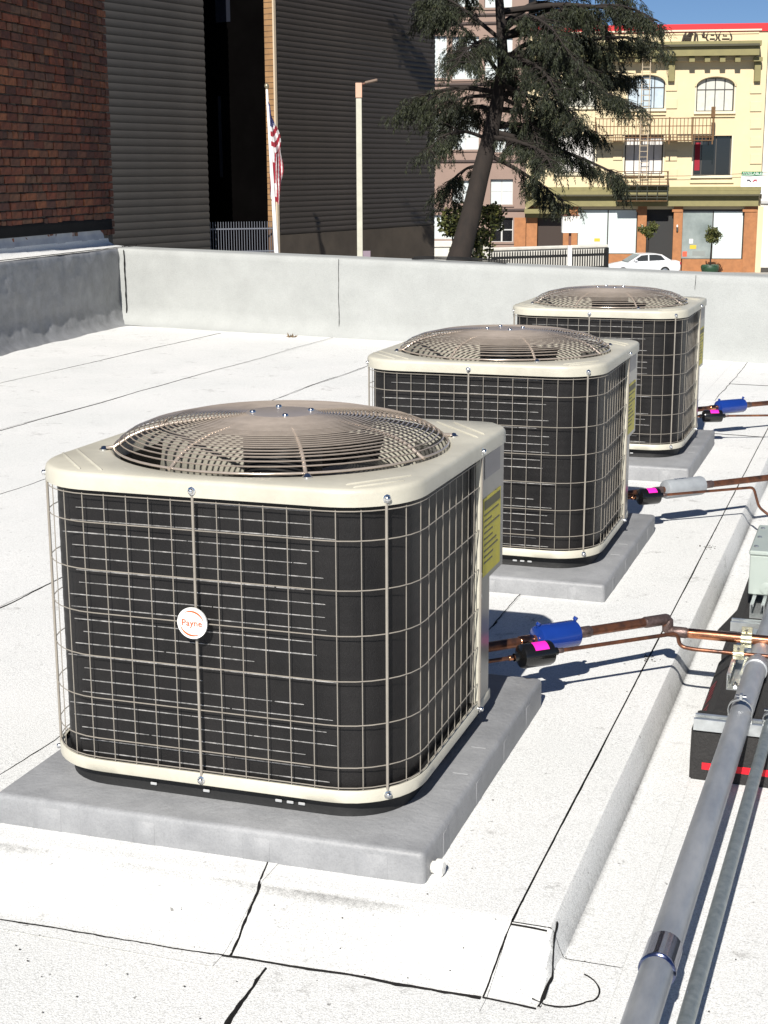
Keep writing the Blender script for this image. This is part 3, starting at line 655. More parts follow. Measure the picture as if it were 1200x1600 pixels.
S0, S1 = V((.27, 2.46, .125)), V((1.9, 4.0, .118)); d_ = V((.455, 2.625, .118)); e_ = V((.585, 2.757, .118)); L0_, L1_ = V((.26, 2.40, .112)), V((.768, 2.81, .110))
line_set(1, V((.29, 2.455, .120)), V((.82, 3.0, .115)), d_, e_, [V((1.9, 4.1, .11))], L0_, L1_, on_seg(L0_, L1_, .235), on_seg(L0_, L1_, .375), [V((.79, 2.83, .03)), V((.83, 2.83, .0)), V((1.9, 2.80, .0))], M_greypaint,
         'copper pipe with grey cylindrical filter drier beside the middle condenser', 'thin copper pipe with black pink-stickered drier beside the middle condenser')
S0, S1 = V((.28, 4.64, .105)), V((.66, 5.05, .10)); L0_, L1_ = V((.25, 4.495, .095)), V((.80, 4.72, .093))
line_set(2, S0, S1, on_seg(S0, S1, .36), on_seg(S0, S1, .68), [V((1.9, 6.4, .10))], L0_, L1_, on_seg(L0_, L1_, .22), on_seg(L0_, L1_, .395), [V((1.9, 5.2, .09))], M_bluepaint,
         'copper pipe with blue filter drier beside the condenser next to the long parapet', 'thin copper pipe with black pink-stickered drier beside the condenser next to the long parapet', valve=True)
# ---------------------------------------------------------------- rubber blocks, struts, conduits, junction box
def strut_mesh(L, h=.041, wd=.041, t=.0028):
    """slotted channel along +Y, open side up; origin at bottom centre of its near end"""
    p = [(-wd/2, 0), (wd/2, 0), (wd/2, h), (wd/2-.010, h), (wd/2-.010, h-.007), (wd/2-.010+t, h-.007), (wd/2-.010+t, h-t), (wd/2-t, h-t), (wd/2-t, t), (-wd/2+t, t), (-wd/2+t, h-t), (-wd/2+.010-t, h-t), (-wd/2+.010-t, h-.007), (-wd/2+.010, h-.007), (-wd/2+.010, h), (-wd/2, h)]
    b = MB(); n = len(p); b.v = [(x, y, z) for y in (0, L) for x, z in p]
    for i in range(n): b.f.append((i, (i+1) % n, n+(i+1) % n, n+i)); b.mi.append(0)
    for o in (0, n):
        for q in ((0, 1, 8, 9), (1, 2, 7, 8), (2, 3, 6, 7), (3, 4, 5, 6), (0, 9, 10, 15), (15, 10, 11, 14), (14, 11, 12, 13)): b.f.append(tuple(o+i for i in q)); b.mi.append(0)
    return b
def trap_block(L, wb, wt, h, label):
    """rubber block along +Y with bevelled flanks"""
    b = MB(); p = [(-wb/2, 0), (wb/2, 0), (wb/2, h*.45), (wt/2, h), (-wt/2, h), (-wb/2, h*.45)]
    n = 6; ys = [0, .006, L-.006, L]; k = [.97, 1, 1, .97]
    b.v = [(x*q, y, z*(.985 if q < 1 else 1)) for y, q in zip(ys, k) for x, z in p]
    for j in range(3):
        for i in range(n): b.f.append((j*n+i, j*n+(i+1) % n, (j+1)*n+(i+1) % n, (j+1)*n+i)); b.mi.append(0)
    b.f += [tuple(range(n))[::-1], tuple(range(3*n, 4*n))]; b.mi += [0, 0]
    o = b.obj('rubber_support_block', M_rubber); tag(o, label, 'support block', 'rubber pipe support blocks'); return o
ZL = lambda y: zr(y)-DROP
blkA = trap_block(.30, .145, .125, .122, 'black rubber support block with red tape stripe under both conduits'); blkA.rotation_euler = (0, 0, -PI/2); blkA.location = (.842, .440, ZL(.4)-.004)
tp = MB().box(.0, .26, -.0735, -.0725, .047, .063).mesh('tape', M_red); tpo = inst('tape_stripe', MB().box(-.0735, -.0725, .028, .30, .030, .046).mesh('tape_stripe', M_red), blkA); tpo.location = (0, 0, 0)
# block A runs along its local +Y which points to world +X; its flank facing the camera is local +x
for v in tpo.data.vertices: v.co.x = -v.co.x
sA = strut_mesh(.305, .027).obj('strut_channel', M_strut); sA.rotation_euler = (0, 0, -PI/2); sA.location = (.847, .388, ZL(.4)-.004+.1222); tag(sA, 'zinc strut channel lying across the block with the red stripe', 'channel', 'zinc strut channels')
blkB = trap_block(.56, .19, .10, .116, 'black rubber support block with red print under the copper pipe clamps'); blkB.location = (.925, .530, ZL(.6)-.004)
for sx in (-1, 1):
    b = MB(); rnd = random.Random(8)
    for k in range(9):                                   # worn red lettering on the bevelled flank
        y = .06+k*.030; b.quad((sx*.0890, y, .060), (sx*.0890, y+.018, .060), (sx*.0735, y+.018, .082), (sx*.0735, y, .082)) if k not in (3,) else None
    o = b.obj('worn_lettering', M_redtxt, blkB); o.location = (sx*.0012, 0, .0012)
sB = strut_mesh(.40).obj('strut_channel', M_strut); sB.location = (.908, .690, ZL(.7)+.1125); tag(sB, 'zinc strut channel with open end carrying the two copper pipe clamps', 'channel', 'zinc strut channels')
for zz in (.012, ): MB().lathe([(.009, 0), (.009, .004), (.005, .005), (.005, .012), (.001, .013)], 6, Matrix.Translation((0, .02, .003))).obj('channel_nut', M_chrome, sB)
def pipe_clamp(x, y, z, r, label, along='x', base=None):
    c = empty('pipe_clamp', (x, y, z), 0 if along == 'x' else PI/2, label, 'clamp', 'pipe clamps on the struts')
    b = MB(); n = 20; wd = .0135
    b.lathe([(r+.0005, -wd), (r+.0022, -wd), (r+.0022, wd), (r+.0005, wd)], n, Matrix.Rotation(PI/2, 4, 'Y')); b.obj('strap', M_strap, c, 40)
    MB().box(-wd, wd, -.0016, .0016, r+.001, r+.018, .001).obj('ear', M_strap, c); MB().box(-wd, wd, -.0016, .0016, -(base or r+.012), -r-.0005, .0007).obj('leg', M_strap, c)
    MB().tube([(0, -.010, r+.011), (0, .010, r+.011)], .0035, 6).obj('bolt', M_chrome, c)
    return c
pipe_clamp(.915, .897, .1065, .0143, 'yellowish zinc clamp gripping the thick copper pipe on the strut', base=.024)
pipe_clamp(.905, .791, .0985, .0052, 'yellowish zinc clamp gripping the thin copper pipe on the strut', base=.016)
def conduit(name, pts, r, m, label, cat='conduit'):
    c = empty(name, (0, 0, 0), label=label, cat=cat); MB().tube([V(pts[0])+(V(pts[-1])-V(pts[0]))*k/30 for k in range(31)], r, 24).obj('pipe', m, c, 60); return c
ZS = ZL(.4)-.004+.1222+.027
bx_ = lambda y: .943+.0125*y
bigc = conduit('thick_conduit', [(bx_(-2.6), -2.6, ZS+.0262), (bx_(4.2), 4.2, ZS+.0262-.04)], .026, M_galv, 'thick galvanised conduit with a shiny coupling lying along the roof')
smx = lambda y: 1.006+.016*y
smc = conduit('thin_conduit', [(smx(-2.6), -2.6, ZS+.0128), (smx(4.2), 4.2, ZS+.0128-.04)], .0127, M_galv2, 'thin galvanised conduit beside the thick one')
def coup(parent, y, xf, r, L, m, z0):
    z = z0-.04*(y+2.6)/6.8; a = V((xf(y), y, z)); c = V((xf(y+L), y+L, z-.04*L/6.8)); return MB().tube([a, a+(c-a)*.04, a+(c-a)*.12, a+(c-a)*.14, c-(c-a)*.05, c], [r*.97, r+.0035, r+.0035, r+.0022, r+.0022, r*.98], 24).obj('coupling', m, parent, 50)
coup(bigc, -.79, bx_, .026, .085, mat('shiny_blue_zinc', (.22, .25, .36), .16, metal=1, col2=(.05, .06, .16), vscale=40), ZS+.0262)
coup(bigc, .73, bx_, .026, .05, M_galv, ZS+.0262); coup(smc, -1.6, smx, .0127, .05, M_galv2, ZS+.0128)
for xf, r, lab in ((bx_, .026, 'zinc strap holding the thick conduit on the strut channel'), (smx, .0127, 'zinc strap holding the thin conduit on the strut channel')):
    c = empty('conduit_strap', (xf(.385), .385, ZS+r-.0175+.0175), 0, lab, 'clamp', 'straps over the conduits')
    MB().lathe([(r+.0004, -.008), (r+.002, -.008), (r+.002, .008), (r+.0004, .008)], 24, Matrix.Rotation(PI/2, 4, 'X')).obj('strap', M_steel, c, 40)
    MB().box(-.0035, .0035, -.008, .008, r+.001, r+.012, .001).obj('ear', M_steel, c); MB().tube([(-.012, 0, r+.007), (.012, 0, r+.007)], .0032, 6).obj('bolt', M_chrome, c)
    for sx in (-1, 1): MB().box(sx*r-.001, sx*r+.001, -.007, .007, -r-.005, 0, .0004).obj('leg', M_steel, c)
blkC = trap_block(.86, .20, .12, .118, 'black rubber support block under the pale green junction box'); blkC.location = (.925, 1.20, ZL(1.5)-.008)
tag(MB().box(-.5, .5, 0, .12, 0, .035, .01).obj('rubber_offcut', M_rubber), 'loose black rubber strip lying against the block under the junction box', 'rubber strip'); of = bpy.data.objects['rubber_offcut']; of.scale = (.30, .35, 1); of.location = (.846, 1.62, ZL(1.5)-.006); of.rotation_euler = (0, 0, 1.42)
sC = strut_mesh(.26, .027).obj('strut_channel', M_strut); sC.rotation_euler = (0, 0, -PI/2); sC.location = (.845, 1.235, ZL(1.5)+.1105); tag(sC, 'zinc strut channel lying across the block under the junction box', 'channel', 'zinc strut channels')
sD = strut_mesh(.62).obj('strut_channel', M_strut); sD.location = (.905, 1.36, ZL(1.5)+.1105); tag(sD, 'zinc strut channel running lengthwise beneath the junction box', 'channel', 'zinc strut channels')
jb = empty('junction_box', (1.005, 1.63, ZL(1.5)+.1525), 0, 'pale green metal junction box on strut and rubber block', 'junction box')
MB().box(-.135, .14, -.17, .17, 0, .118, .003).obj('body', M_box, jb); jl = MB().box(-.138, .143, -.173, .173, .119, .133, .004).obj('cover', M_box, jb)
for y in (-.12, 0, .12):
    MB().lathe([(.007, .1335), (.006, .137), (.001, .138)], 8, Matrix.Translation((-.122, y, 0))).obj('screw', M_steel, jl)
MB().lathe([(.018, 0), (.018, .002), (.012, .004), (.001, .004)], 20, rot_to((-.085, -.17, .022), (-.085, -.2, .022))).obj('knockout', M_box, jb, 30)
# ---------------------------------------------------------------- dark metal-clad buildings beyond the parapet
WA = math.radians(13); WT = V((math.sin(WA), math.cos(WA), 0))      # direction of their long walls
M_side = mat('brown_metal_siding', (.060, .056, .052), .5, spec=.35, var=.22, vscale=.5, stretch=(1, 1, 4))
M_side2 = mat('brown_metal_siding_b', (.048, .040, .034), .5, spec=.35, var=.22, vscale=.5, stretch=(1, 1, 4))
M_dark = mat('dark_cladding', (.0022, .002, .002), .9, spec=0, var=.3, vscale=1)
def clad(name, corner, L, depth, z0, z1, pitch, m, label, zt, base=None):
    """corner: the far (or near) end of the wall facing +x; local x runs along WT, local y into the building"""
    o = empty(name, (corner.x, corner.y, 0), PI/2-WA, label, 'building')
    MB().box(0, L, .03, depth, G-.13, zt).obj('wall', m, o)
    n = int((z1-z0)/pitch); h = pitch
    p = [(.011-.020*math.sin(PI*t)**.8, h*t*.995) for t in [k/9 for k in range(10)]]
    b = MB(); b.v = [(x, y, z) for x in (0.0, L) for y, z in p]; k = len(p)
    b.f = [(i, i+1, k+i+1, k+i) for i in range(k-1)]+[tuple(range(k))[::-1], tuple(range(k, 2*k))]; b.mi = [0]*len(b.f)
    me = b.mesh('siding_panel', m, 70)
    for i in range(n): inst('siding_panel', me, o, (0, 0, z0+i*h))
    return o
C1 = at(325, 265, 40); C2 = at(434, 265, 41)
s1 = C1 - WT*12
b1 = clad('metal_clad_building', V((s1.x, s1.y, 0)), 12, 6, -2.6, 6.7, .187, M_side, 'dark building wall of horizontal grey-brown metal siding behind the brick wall', 9)
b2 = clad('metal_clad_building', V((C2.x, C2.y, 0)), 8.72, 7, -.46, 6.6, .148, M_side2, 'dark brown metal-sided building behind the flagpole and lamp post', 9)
MB().box(0.02, 8.7, -.012, .03, G-.1, -.47, .0).obj('base_wall', mat('stained_base_wall', (.075, .060, .046), .85, var=.4, vscale=.8), b2)
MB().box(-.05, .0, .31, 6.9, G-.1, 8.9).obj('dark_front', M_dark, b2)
MB().box(-.07, .0, .025, .31, -.3, 8.9).obj('corner_strip', mat('tan_corner_tile', (.30, .17, .075), .7, var=.25, vscale=3), b2)
MB().box(-.075, .0, .025, .31, G-.1, -.31).obj('corner_base', mat('brown_corner_base', (.13, .075, .045), .7, var=.25, vscale=3), b2)
MB().box(-.085, .01, -.02, .024, -1.6, 8.9).obj('corner_trim', mat('pale_trim', (.55, .45, .33), .6), b2)
jm = MB().box(-.0735, -.06, .024, .31, 0, .014).mesh('joint', mat('tile_joint', (.05, .03, .02), .9))
for k in range(46): inst('joint', jm, b2, (0, 0, -.25+k*.148))
wm = mat('blue_shade_window', (.012, .014, .022), .4, spec=.3)
for (y0, y1, z0, z1) in ((1.45, 1.95, 5.25, 6.8), (1.85, 1.95, 1.1, 3.3)): MB().box(-.062, -.045, y0, y1, z0, z1).obj('window', wm, b2)
# retaining wall and iron fence between the two dark buildings
ra, rb = at(324, 265, 40.3), at(431, 265, 40.8)
rd = V((rb.x-ra.x, rb.y-ra.y, 0)); RL = rd.length; ang = math.atan2(rd.y, rd.x)
rw = tag(MB().box(-.4, RL, .05, .3, G-.1, -.86).obj('retaining_wall', mat('dark_retaining_wall', (.03, .03, .033), .9, var=.3)), 'low dark wall under the iron fence between the metal-sided buildings', 'wall'); rw.location = (ra.x, ra.y, -.10); rw.rotation_euler = (0, 0, ang)
fe = empty('iron_fence', (ra.x, ra.y, -.10), ang, 'iron picket fence standing in front of the dark building front', 'fence')
M_iron = mat('blue_grey_iron', (.16, .17, .20), .5, metal=.3)
pk = MB()
x = 0.05
while x < RL: pk.box(x-.007, x+.007, .10, .115, -.86, .02); x += .072
tag(pk.obj('pickets', M_iron, fe), kind='stuff')
for z in (-.80, -.19): MB().box(0, RL, .09, .125, z, z+.035).obj('rail', M_iron, fe)
# ---------------------------------------------------------------- flagpole, flag and lamp post
fpb, fpt = at(433.5, 420, 38), at(417, 140, 38); fdir = (fpt-fpb).normalized(); foot = fpb-fdir*((fpb.z-G)/fdir.z)
fpo = empty('flagpole', (0, 0, 0), label='white flagpole with a small ball on top beyond the parapet', cat='flagpole')
MB().tube([foot, fpb, fpt], [.062, .058, .030], 12).obj('pole', mat('white_pole_paint', (.8, .8, .8), .4, var=.05), fpo, 60)
MB().lathe([(.001, .0), (.03, .0), (.035, .03), (.055, .06), (.06, .10), (.045, .145), (.001, .165)], 14, rot_to(fpt, fpt+fdir)).obj('finial', mat('dull_gold', (.32, .28, .2), .4, metal=.6), fpo, 60)
Mr, Mw, Mb = mat('flag_red', (.24, .008, .022), .75), mat('flag_white', (.55, .54, .55), .75), mat('flag_blue', (.02, .025, .12), .75)
fl = MB(); NU, NV = 30, 120; ft = at(419, 158, 38); fb = at(431, 322, 38)
def flag_pt(i, j):
    u_, v_ = i/(NU-1), j/(NV-1); wdt = (.10+.55*min(1, v_*2.2))*(1-.25*max(0, v_-.7)/.3)
    base = ft+(fb-ft)*(v_*(.90+.10*math.sin(u_*5)))
    sx = math.sin(u_*9.5+1.5*math.sin(v_*4))*.10*min(1, v_*2+.2); sag = -.12*u_*(1-v_)
    side = RT*(wdt*u_*.4 + .03*math.sin(v_*14+u_*3)*u_ - (.12*v_ if u_ < .15 else 0)) + V((FW.x, FW.y, 0)).normalized()*(sx-.05)
    return base + side + V((0, 0, sag + .04*math.sin(u_*7)*v_))
fl.v = [tuple(flag_pt(i, j)) for j in range(NV) for i in range(NU)]
rnd = random.Random(2)
for j in range(NV-1):
    for i in range(NU-1):
        v_ = j/NV; u_ = i/NU; fl.f.append((j*NU+i, j*NU+i+1, (j+1)*NU+i+1, (j+1)*NU+i))
        if v_ < .24 - .10*max(0, u_-.6): k = 1 if (rnd.random() < .13 and j % 3 != 0) else 2
        elif v_ < .50: k = 0 if int((v_+.05*u_-.24)/.052) % 2 else 1
        else: k = 0 if ((u_*1.1+.9*(v_-.5)+10)/.31) % 1 < .62 else 1
        fl.mi.append({0: 0, 1: 1, 2: 2}[k])
tag(fl.obj('flag', [Mr, Mw, Mb], None, 80), 'limp flag with red and white stripes hanging folded along the white pole', 'flag')
lpb, lpt = at(562.5, 403, 37), at(557.5, 133, 37)
lpo = empty('lamp_post', (lpb.x, lpb.y, 0), YAW, 'tall pale square lamp post with one sideways lamp head', 'lamp post')
M_conc = mat('pale_concrete_post', (.50, .49, .41), .8, var=.15, vscale=4)
h0, h1 = lpt.z-.36, lpt.z
MB().box(-.068, .068, -.068, .068, G-.13, h0, .006).obj('post', M_conc, lpo); MB().box(-.078, .078, -.078, .078, h0+.012, h1, .006).obj('post_head', mat('pinkish_post_head', (.58, .36, .26), .7, var=.1), lpo)
MB().box(-.07, .07, -.07, .07, h0, h0+.012).obj('collar', M_black, lpo)
hd = empty('x', (0, 0, 0)); bpy.data.objects.remove(hd)
MB().tube([(.07, 0, h1-.03), (.16, 0, h1-.01)], .025, 8).obj('arm', mat('rusty_brown', (.14, .06, .04), .7), lpo)
MB().box(-.16, .16, -.09, .09, -.03, .035, .02, Matrix.Translation((.30, 0, h1+.03)) @ Matrix.Rotation(-.22, 4, 'Y')).obj('lamp_head', mat('brown_lamp_housing', (.17, .12, .09), .6), lpo)
MB().box(.075, .26, -.05, -.03, -1.0, -.66, .004).obj('notice_plate', mat('purple_grey_plate', (.22, .17, .21), .6), lpo)
# ---------------------------------------------------------------- cedar tree
def cedar():
    T = empty('cedar_tree', (0, 0, 0), label='tall dark cedar tree with leaning trunk and drooping branches', cat='tree')
    D0 = 42.0; base = at(700, 480, D0); base.z = G-.1
    tp = [at(*p, D0) for p in ((706, 450), (714, 412), (724, 380), (737, 330), (750, 275), (763, 225), (776, 165), (786, 105), (783, 40), (777, -40), (772, -150), (770, -280))]
    MB().tube([base]+tp, [.42, .35, .33, .31, .28, .26, .24, .20, .17, .14, .11, .08, .02], 12).obj('trunk', mat('cedar_bark', (.022, .016, .013), .95, var=.45, vscale=5, bump=1, bscale=20, stretch=(1, 1, .3)), T, 60)
    rnd = random.Random(11); br = MB(); fo = MB()
    def trunk_at(z):
        for a, c in zip(tp[:-1], tp[1:]):
            if a.z <= z <= c.z: return a+(c-a)*((z-a.z)/(c.z-a.z))
        return tp[-1]
    limbs = []
    def P(*pts, dd=0.): n = len(pts); return [at(u, v, D0+dd*i/max(1, n-1)) for i, (u, v) in enumerate(pts)]
    for pts, dd in ((((780, 150), (860, 128), (950, 146), (1000, 168)), -1), (((786, 100), (880, 66), (980, 56), (1042, 72)), 1), (((783, 60), (870, 16), (975, 6), (1030, 34)), -1.5),
                    (((768, 205), (830, 222), (900, 243), (955, 268), (972, 282)), .5), (((760, 240), (815, 268), (862, 300), (884, 322)), -1), (((777, 170), (840, 178), (905, 192), (930, 222)), 2),
                    (((776, -30), (850, -40), (940, -30), (1000, -2)), 0), (((784, 120), (742, 62), (704, 24), (682, 14)), -1), (((780, 150), (732, 150), (694, 164), (660, 186)), 1), (((764, 218), (722, 202), (686, 214), (668, 240)), -1),
                     (((780, 60), (732, 20), (692, -8), (672, -6)), 1),  (((765, 215), (800, 218), (850, 236), (862, 262)), -3),
                    (((784, 110), (815, 90), (850, 110), (872, 150)), -3), (((786, 96), (830, 60), (900, 90), (925, 130)), -2), (((782, 130), (820, 150), (880, 160), (905, 186)), -2.5),
                    (((784, 50), (820, 20), (860, 40), (890, 84)), -3), (((784, 90), (760, 60), (730, 74), (712, 104)), -3),  (((783, 40), (840, 0), (910, 20), (960, 60)), 2.5),
                    (((778, 150), (812, 166), (836, 200), (842, 236)), -1.5), (((752, 258), (728, 262), (704, 284), (694, 318)), 1.5), (((770, 190), (800, 196), (830, 212), (850, 222)), 3), (((784, 100), (880, 100), (950, 112), (985, 122)), 3)):
        limbs.append(P(*pts, dd=dd))
    for k in range(16):                                   # limbs above the frame and on the far side
        z = 5.6+k*.55; a = trunk_at(z); t = k*2.4; L = max(.8, 4.4-.28*k); d = V((math.cos(t), math.sin(t), 0)); limbs.append([a, a+d*L*.4+V((0, 0, .15)), a+d*L*.8+V((0, 0, -.05)), a+d*L+V((0, 0, -.45))])
    for k in range(6):
        z = 2.4+k*.5; a = trunk_at(z); t = 1.2+k*1.1; d = V((math.cos(t), abs(math.sin(t)), 0)); L = 3.2; limbs.append([a, a+d*L*.4+V((0, 0, .2)), a+d*L*.8, a+d*L+V((0, 0, -.5))])
    def spray(p, d, L):
        """a drooping spray of needle tufts"""
        n = max(3, int(L/.05)); q = V(p); d = V(d).normalized()
        for i in range(n):
            d = (d+V((0, 0, -.16))).normalized(); q = q+d*(L/n)
            for s_ in range(3):
                e = (V((rnd.uniform(-1, 1), rnd.uniform(-1, 1), rnd.uniform(-1.7, .15)))+d*.7).normalized(); ln = rnd.uniform(.07, .18)*(1-.35*i/n); wv = e.cross(V((rnd.uniform(-1, 1), rnd.uniform(-1, 1), rnd.uniform(-1, 1)))).normalized()*rnd.uniform(.006, .014)
                fo.add([q-wv*.4, q+e*ln*.55-wv, q+e*ln, q+e*ln*.55+wv], [(0, 1, 2, 3)])
    for lb in limbs:
        path = smooth_path(lb, .6, 6); n = len(path); L = sum((path[i+1]-path[i]).length for i in range(n-1))
        br.tube(path, [.075*(1-i/n)**1.1*min(1.3, L/4)+.010 for i in range(n)], 6)
        m = int(L*15)
        for k in range(m):
            f = .14+.86*(k+rnd.random())/m; ix = min(n-2, int(f*(n-1))); t = f*(n-1)-ix; p = path[ix]+(path[ix+1]-path[ix])*t
            if rnd.random() < .12: continue
            d = (path[ix+1]-path[ix]).normalized(); sd_ = d.cross(V((0, 0, 1))).normalized()*rnd.choice((-1, 1)); tw = (d*rnd.uniform(.2, 1.0)+sd_*rnd.uniform(.3, 1)+V((0, 0, rnd.uniform(-.55, .25)))).normalized(); ll = rnd.uniform(.35, .95)*(1.15-.5*f)
            e = p+tw*ll+V((0, 0, -.10*ll)); br.tube([p, (p+e)/2+V((0, 0, .03)), e], [.016, .010, .004], 4, cap=False)
            for j in range(int(3+ll*7)):
                g = .2+.8*rnd.random(); spray(p+(e-p)*g, tw*.6+V((rnd.uniform(-.5, .5), rnd.uniform(-.5, .5), -.35)), rnd.uniform(.18, .50))
            spray(e, tw+V((0, 0, -.25)), rnd.uniform(.25, .5))
    br.obj('branches', MATS['cedar_bark'], T, 60)
    fo.obj('foliage', M_needle, T)
    return T
M_needle = randcol('cedar_needles', [(.006, .010, .005), (.016, .023, .009), (.025, .033, .012), (.010, .015, .007), (.055, .064, .022)], .7, True, bump=0, vscale=2)
cedar()
def leaf_ball(b, c, rx, rz, n, size, rnd):
    for k in range(n):
        t, p = rnd.uniform(0, 2*PI), math.acos(rnd.uniform(-1, 1)); r = rnd.uniform(.35, 1)**.5*(.8+.35*noise.noise(V((math.cos(t)*2, math.sin(t)*2, p*2))))
        q = c+V((rx*r*math.sin(p)*math.cos(t), rx*r*math.sin(p)*math.sin(t), rz*r*math.cos(p)))
        e = V((rnd.uniform(-1, 1), rnd.uniform(-1, 1), rnd.uniform(-1, 1))).normalized(); wv = e.orthogonal().normalized()*size*.35
        b.add([q, q+e*size*.5-wv, q+e*size, q+e*size*.5+wv], [(0, 1, 2, 3)])
M_leaf = randcol('broad_leaf', [(.035, .05, .012), (.07, .085, .018), (.10, .10, .025), (.045, .06, .015)], .55, True, bump=0, vscale=3)
rnd = random.Random(5)
sb = empty('garden_shrub', (0, 0, 0), label='yellow-green leafy shrub behind the leaning cedar trunk', cat='shrub'); f = MB(); st = MB()
for (u_, v_, rx, rz) in ((722, 340, .75, .55), (755, 350, .8, .6), (705, 352, .5, .4), (745, 372, .7, .4), (770, 335, .4, .4), (735, 395, .8, .6)):
    c = at(u_, v_, 46); leaf_ball(f, c, rx, rz, 420, .13, rnd); st.tube([V((c.x*.5+at(738, 400, 46).x*.5, c.y, -3.5)), c], [.05, .02], 5)
q = at(738, 400, 46); st.tube([V((q.x, q.y, G-.1)), V((q.x, q.y, -3.0))], [.09, .07], 6)
f.obj('foliage', M_leaf, sb); st.obj('stems', MATS['cedar_bark'], sb)
# ---------------------------------------------------------------- street: facades across the road
FA = math.radians(11)
FO = at(1190, 265, 92); FE = V((math.cos(FA), math.sin(FA), 0)); FI = V((-FE.y, FE.x, 0))     # along the fronts, into the buildings
def fac(u, v):
    d = ray(u, v); k = ((FO-CAM).dot(FI))/d.dot(FI); p = CAM+d*k; return ((p-FO).dot(FE), p.z)
def facade(name, label): return empty(name, (FO.x, FO.y, 0), FA, label, 'building')
def slab(par, name, m, u0, v0, u1, v1, y0, y1, bev=0, z0=None):
    x0, za = fac(u0, (v0+v1)/2); x1, _ = fac(u1, (v0+v1)/2); zt = fac((u0+u1)/2, v0)[1]; zb = fac((u0+u1)/2, v1)[1] if z0 is None else z0
    return MB().box(x0, x1, y0, y1, zb, zt, bev).obj(name, m, par)
road = tag(MB().box(-120, 120, -16, -4.2, -.1, 0).obj('road', mat('asphalt', (.05, .05, .052), .9, var=.2, vscale=1)), kind='structure'); road.location = (FO.x, FO.y, G-.12+.096-.05); road.rotation_euler = (0, 0, FA)
pav = tag(MB().box(-120, 120, -4.2, 0, -.2, .13, .01).obj('pavement', mat('pavement_concrete', (.32, .31, .29), .9, var=.2, vscale=1)), kind='structure'); pav.location = (FO.x, FO.y, G-.07); pav.rotation_euler = (0, 0, FA)
M_yw = mat('cream_yellow_stucco', (.63, .525, .335), .85, var=.07, vscale=1.2, bump=.2, bscale=30)
M_olive = mat('olive_cornice', (.22, .195, .085), .7, var=.15, vscale=2)
M_terra = mat('orange_tile', (.36, .15, .055), .6, var=.22, vscale=3)
M_redband = mat('red_coping', (.55, .012, .018), .55)
M_glassd = mat('dark_glass', (.012, .012, .014), .08, spec=.8); M_blind = mat('pale_blind', (.52, .52, .47), .6, var=.12, vscale=4); M_curt = mat('white_curtain', (.62, .60, .58), .8, var=.2, vscale=6, stretch=(6, 1, .4))
M_glassp = mat('papered_shop_glass', (.56, .63, .62), .25, spec=.6, var=.12, vscale=.8); M_glassg = mat('shop_glass_reflecting', (.16, .19, .185), .15, spec=.7, col2=(.30, .34, .33), vscale=.6)
M_frame = mat('dark_window_frame', (.05, .045, .04), .5); M_sill = mat('pale_sill', (.66, .60, .45), .7)
Yb = facade('yellow_building', 'three storey yellow building with green cornices, arched windows and red coping')
xl, _ = fac(822, 265)
zt_ = fac(1100, 50)[1]
# front wall with real openings: build from strips around the windows
wins = [(980, 118, 1038, 170), (1087, 121, 1146, 174), (873, 116, 931, 167), (975, 212, 1035, 272), (1082, 212, 1141, 274), (868, 210, 929, 270)]
rects = [(fac(u0, v1)[0], fac(u1, v1)[0], fac((u0+u1)/2, v1)[1], fac((u0+u1)/2, v0)[1]) for u0, v0, u1, v1 in wins]
def wall_with_holes(par, x0, x1, z0, z1, holes, m, thick=.35):
    xs = sorted({x0, x1, *[h[0] for h in holes], *[h[1] for h in holes]}); b = MB()
    for a, c in zip(xs[:-1], xs[1:]):
        hs = sorted([h for h in holes if h[0] < (a+c)/2 < h[1]], key=lambda h: h[2]); z = z0
        for h in hs: b.box(a, c, 0, thick, z, h[2]); z = h[3]
        b.box(a, c, 0, thick, z, z1)
    bm = bmesh.new(); me = b.mesh('wall', m); bm.from_mesh(me); bmesh.ops.remove_doubles(bm, verts=bm.verts, dist=.0005)
    # inner faces between neighbouring strips are doubled: delete them
    seen = {}
    for f_ in bm.faces: seen.setdefault(tuple(sorted(v.index for v in f_.verts)), []).append(f_)
    kill = [f_ for fs in seen.values() if len(fs) > 1 for f_ in fs]; bmesh.ops.delete(bm, geom=kill, context='FACES_ONLY'); bm.to_mesh(me); bm.free()
    o = bpy.data.objects.new('wall', me); COL.objects.link(o); o.parent = par; return o
zsf = fac(1000, 322)[1]
wall_with_holes(Yb, xl, 0, zsf-.2, zt_, rects, M_yw)
MB().box(xl+.02, -.02, .36, 14, G-.1, zt_-.3).obj('rear_block', mat('yellow_building_core', (.03, .03, .03), .9), Yb)
MB().box(xl, 0, -.10, .36, zt_-.001, fac(1100, 37.5)[1]).obj('coping', M_redband, Yb)
slab(Yb, 'coping_edge', M_sill, 822, 48, 1190, 50.5, -.14, -.001)
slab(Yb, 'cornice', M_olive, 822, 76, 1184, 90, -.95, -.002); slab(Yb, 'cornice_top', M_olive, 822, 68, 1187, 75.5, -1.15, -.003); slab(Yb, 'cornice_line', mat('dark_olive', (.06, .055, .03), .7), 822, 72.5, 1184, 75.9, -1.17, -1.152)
slab(Yb, 'frieze', M_yw, 822, 90.3, 1184, 97, -.30, -.001)
for u_ in (1080, 1104, 1127.5, 1151, 972, 996, 1020, 940, 915): slab(Yb, 'dentil', M_olive, u_-4.2, 90.2, u_+4.2, 98, -.78, -.31)
for u_ in (1049, 1183, 945): 
    slab(Yb, 'bracket', M_olive, u_-5, 97.2, u_+5, 128, -.34, -.002, .03); slab(Yb, 'bracket_cap', M_olive, u_-7, 90.2, u_+7, 97, -.6, -.302, .02)
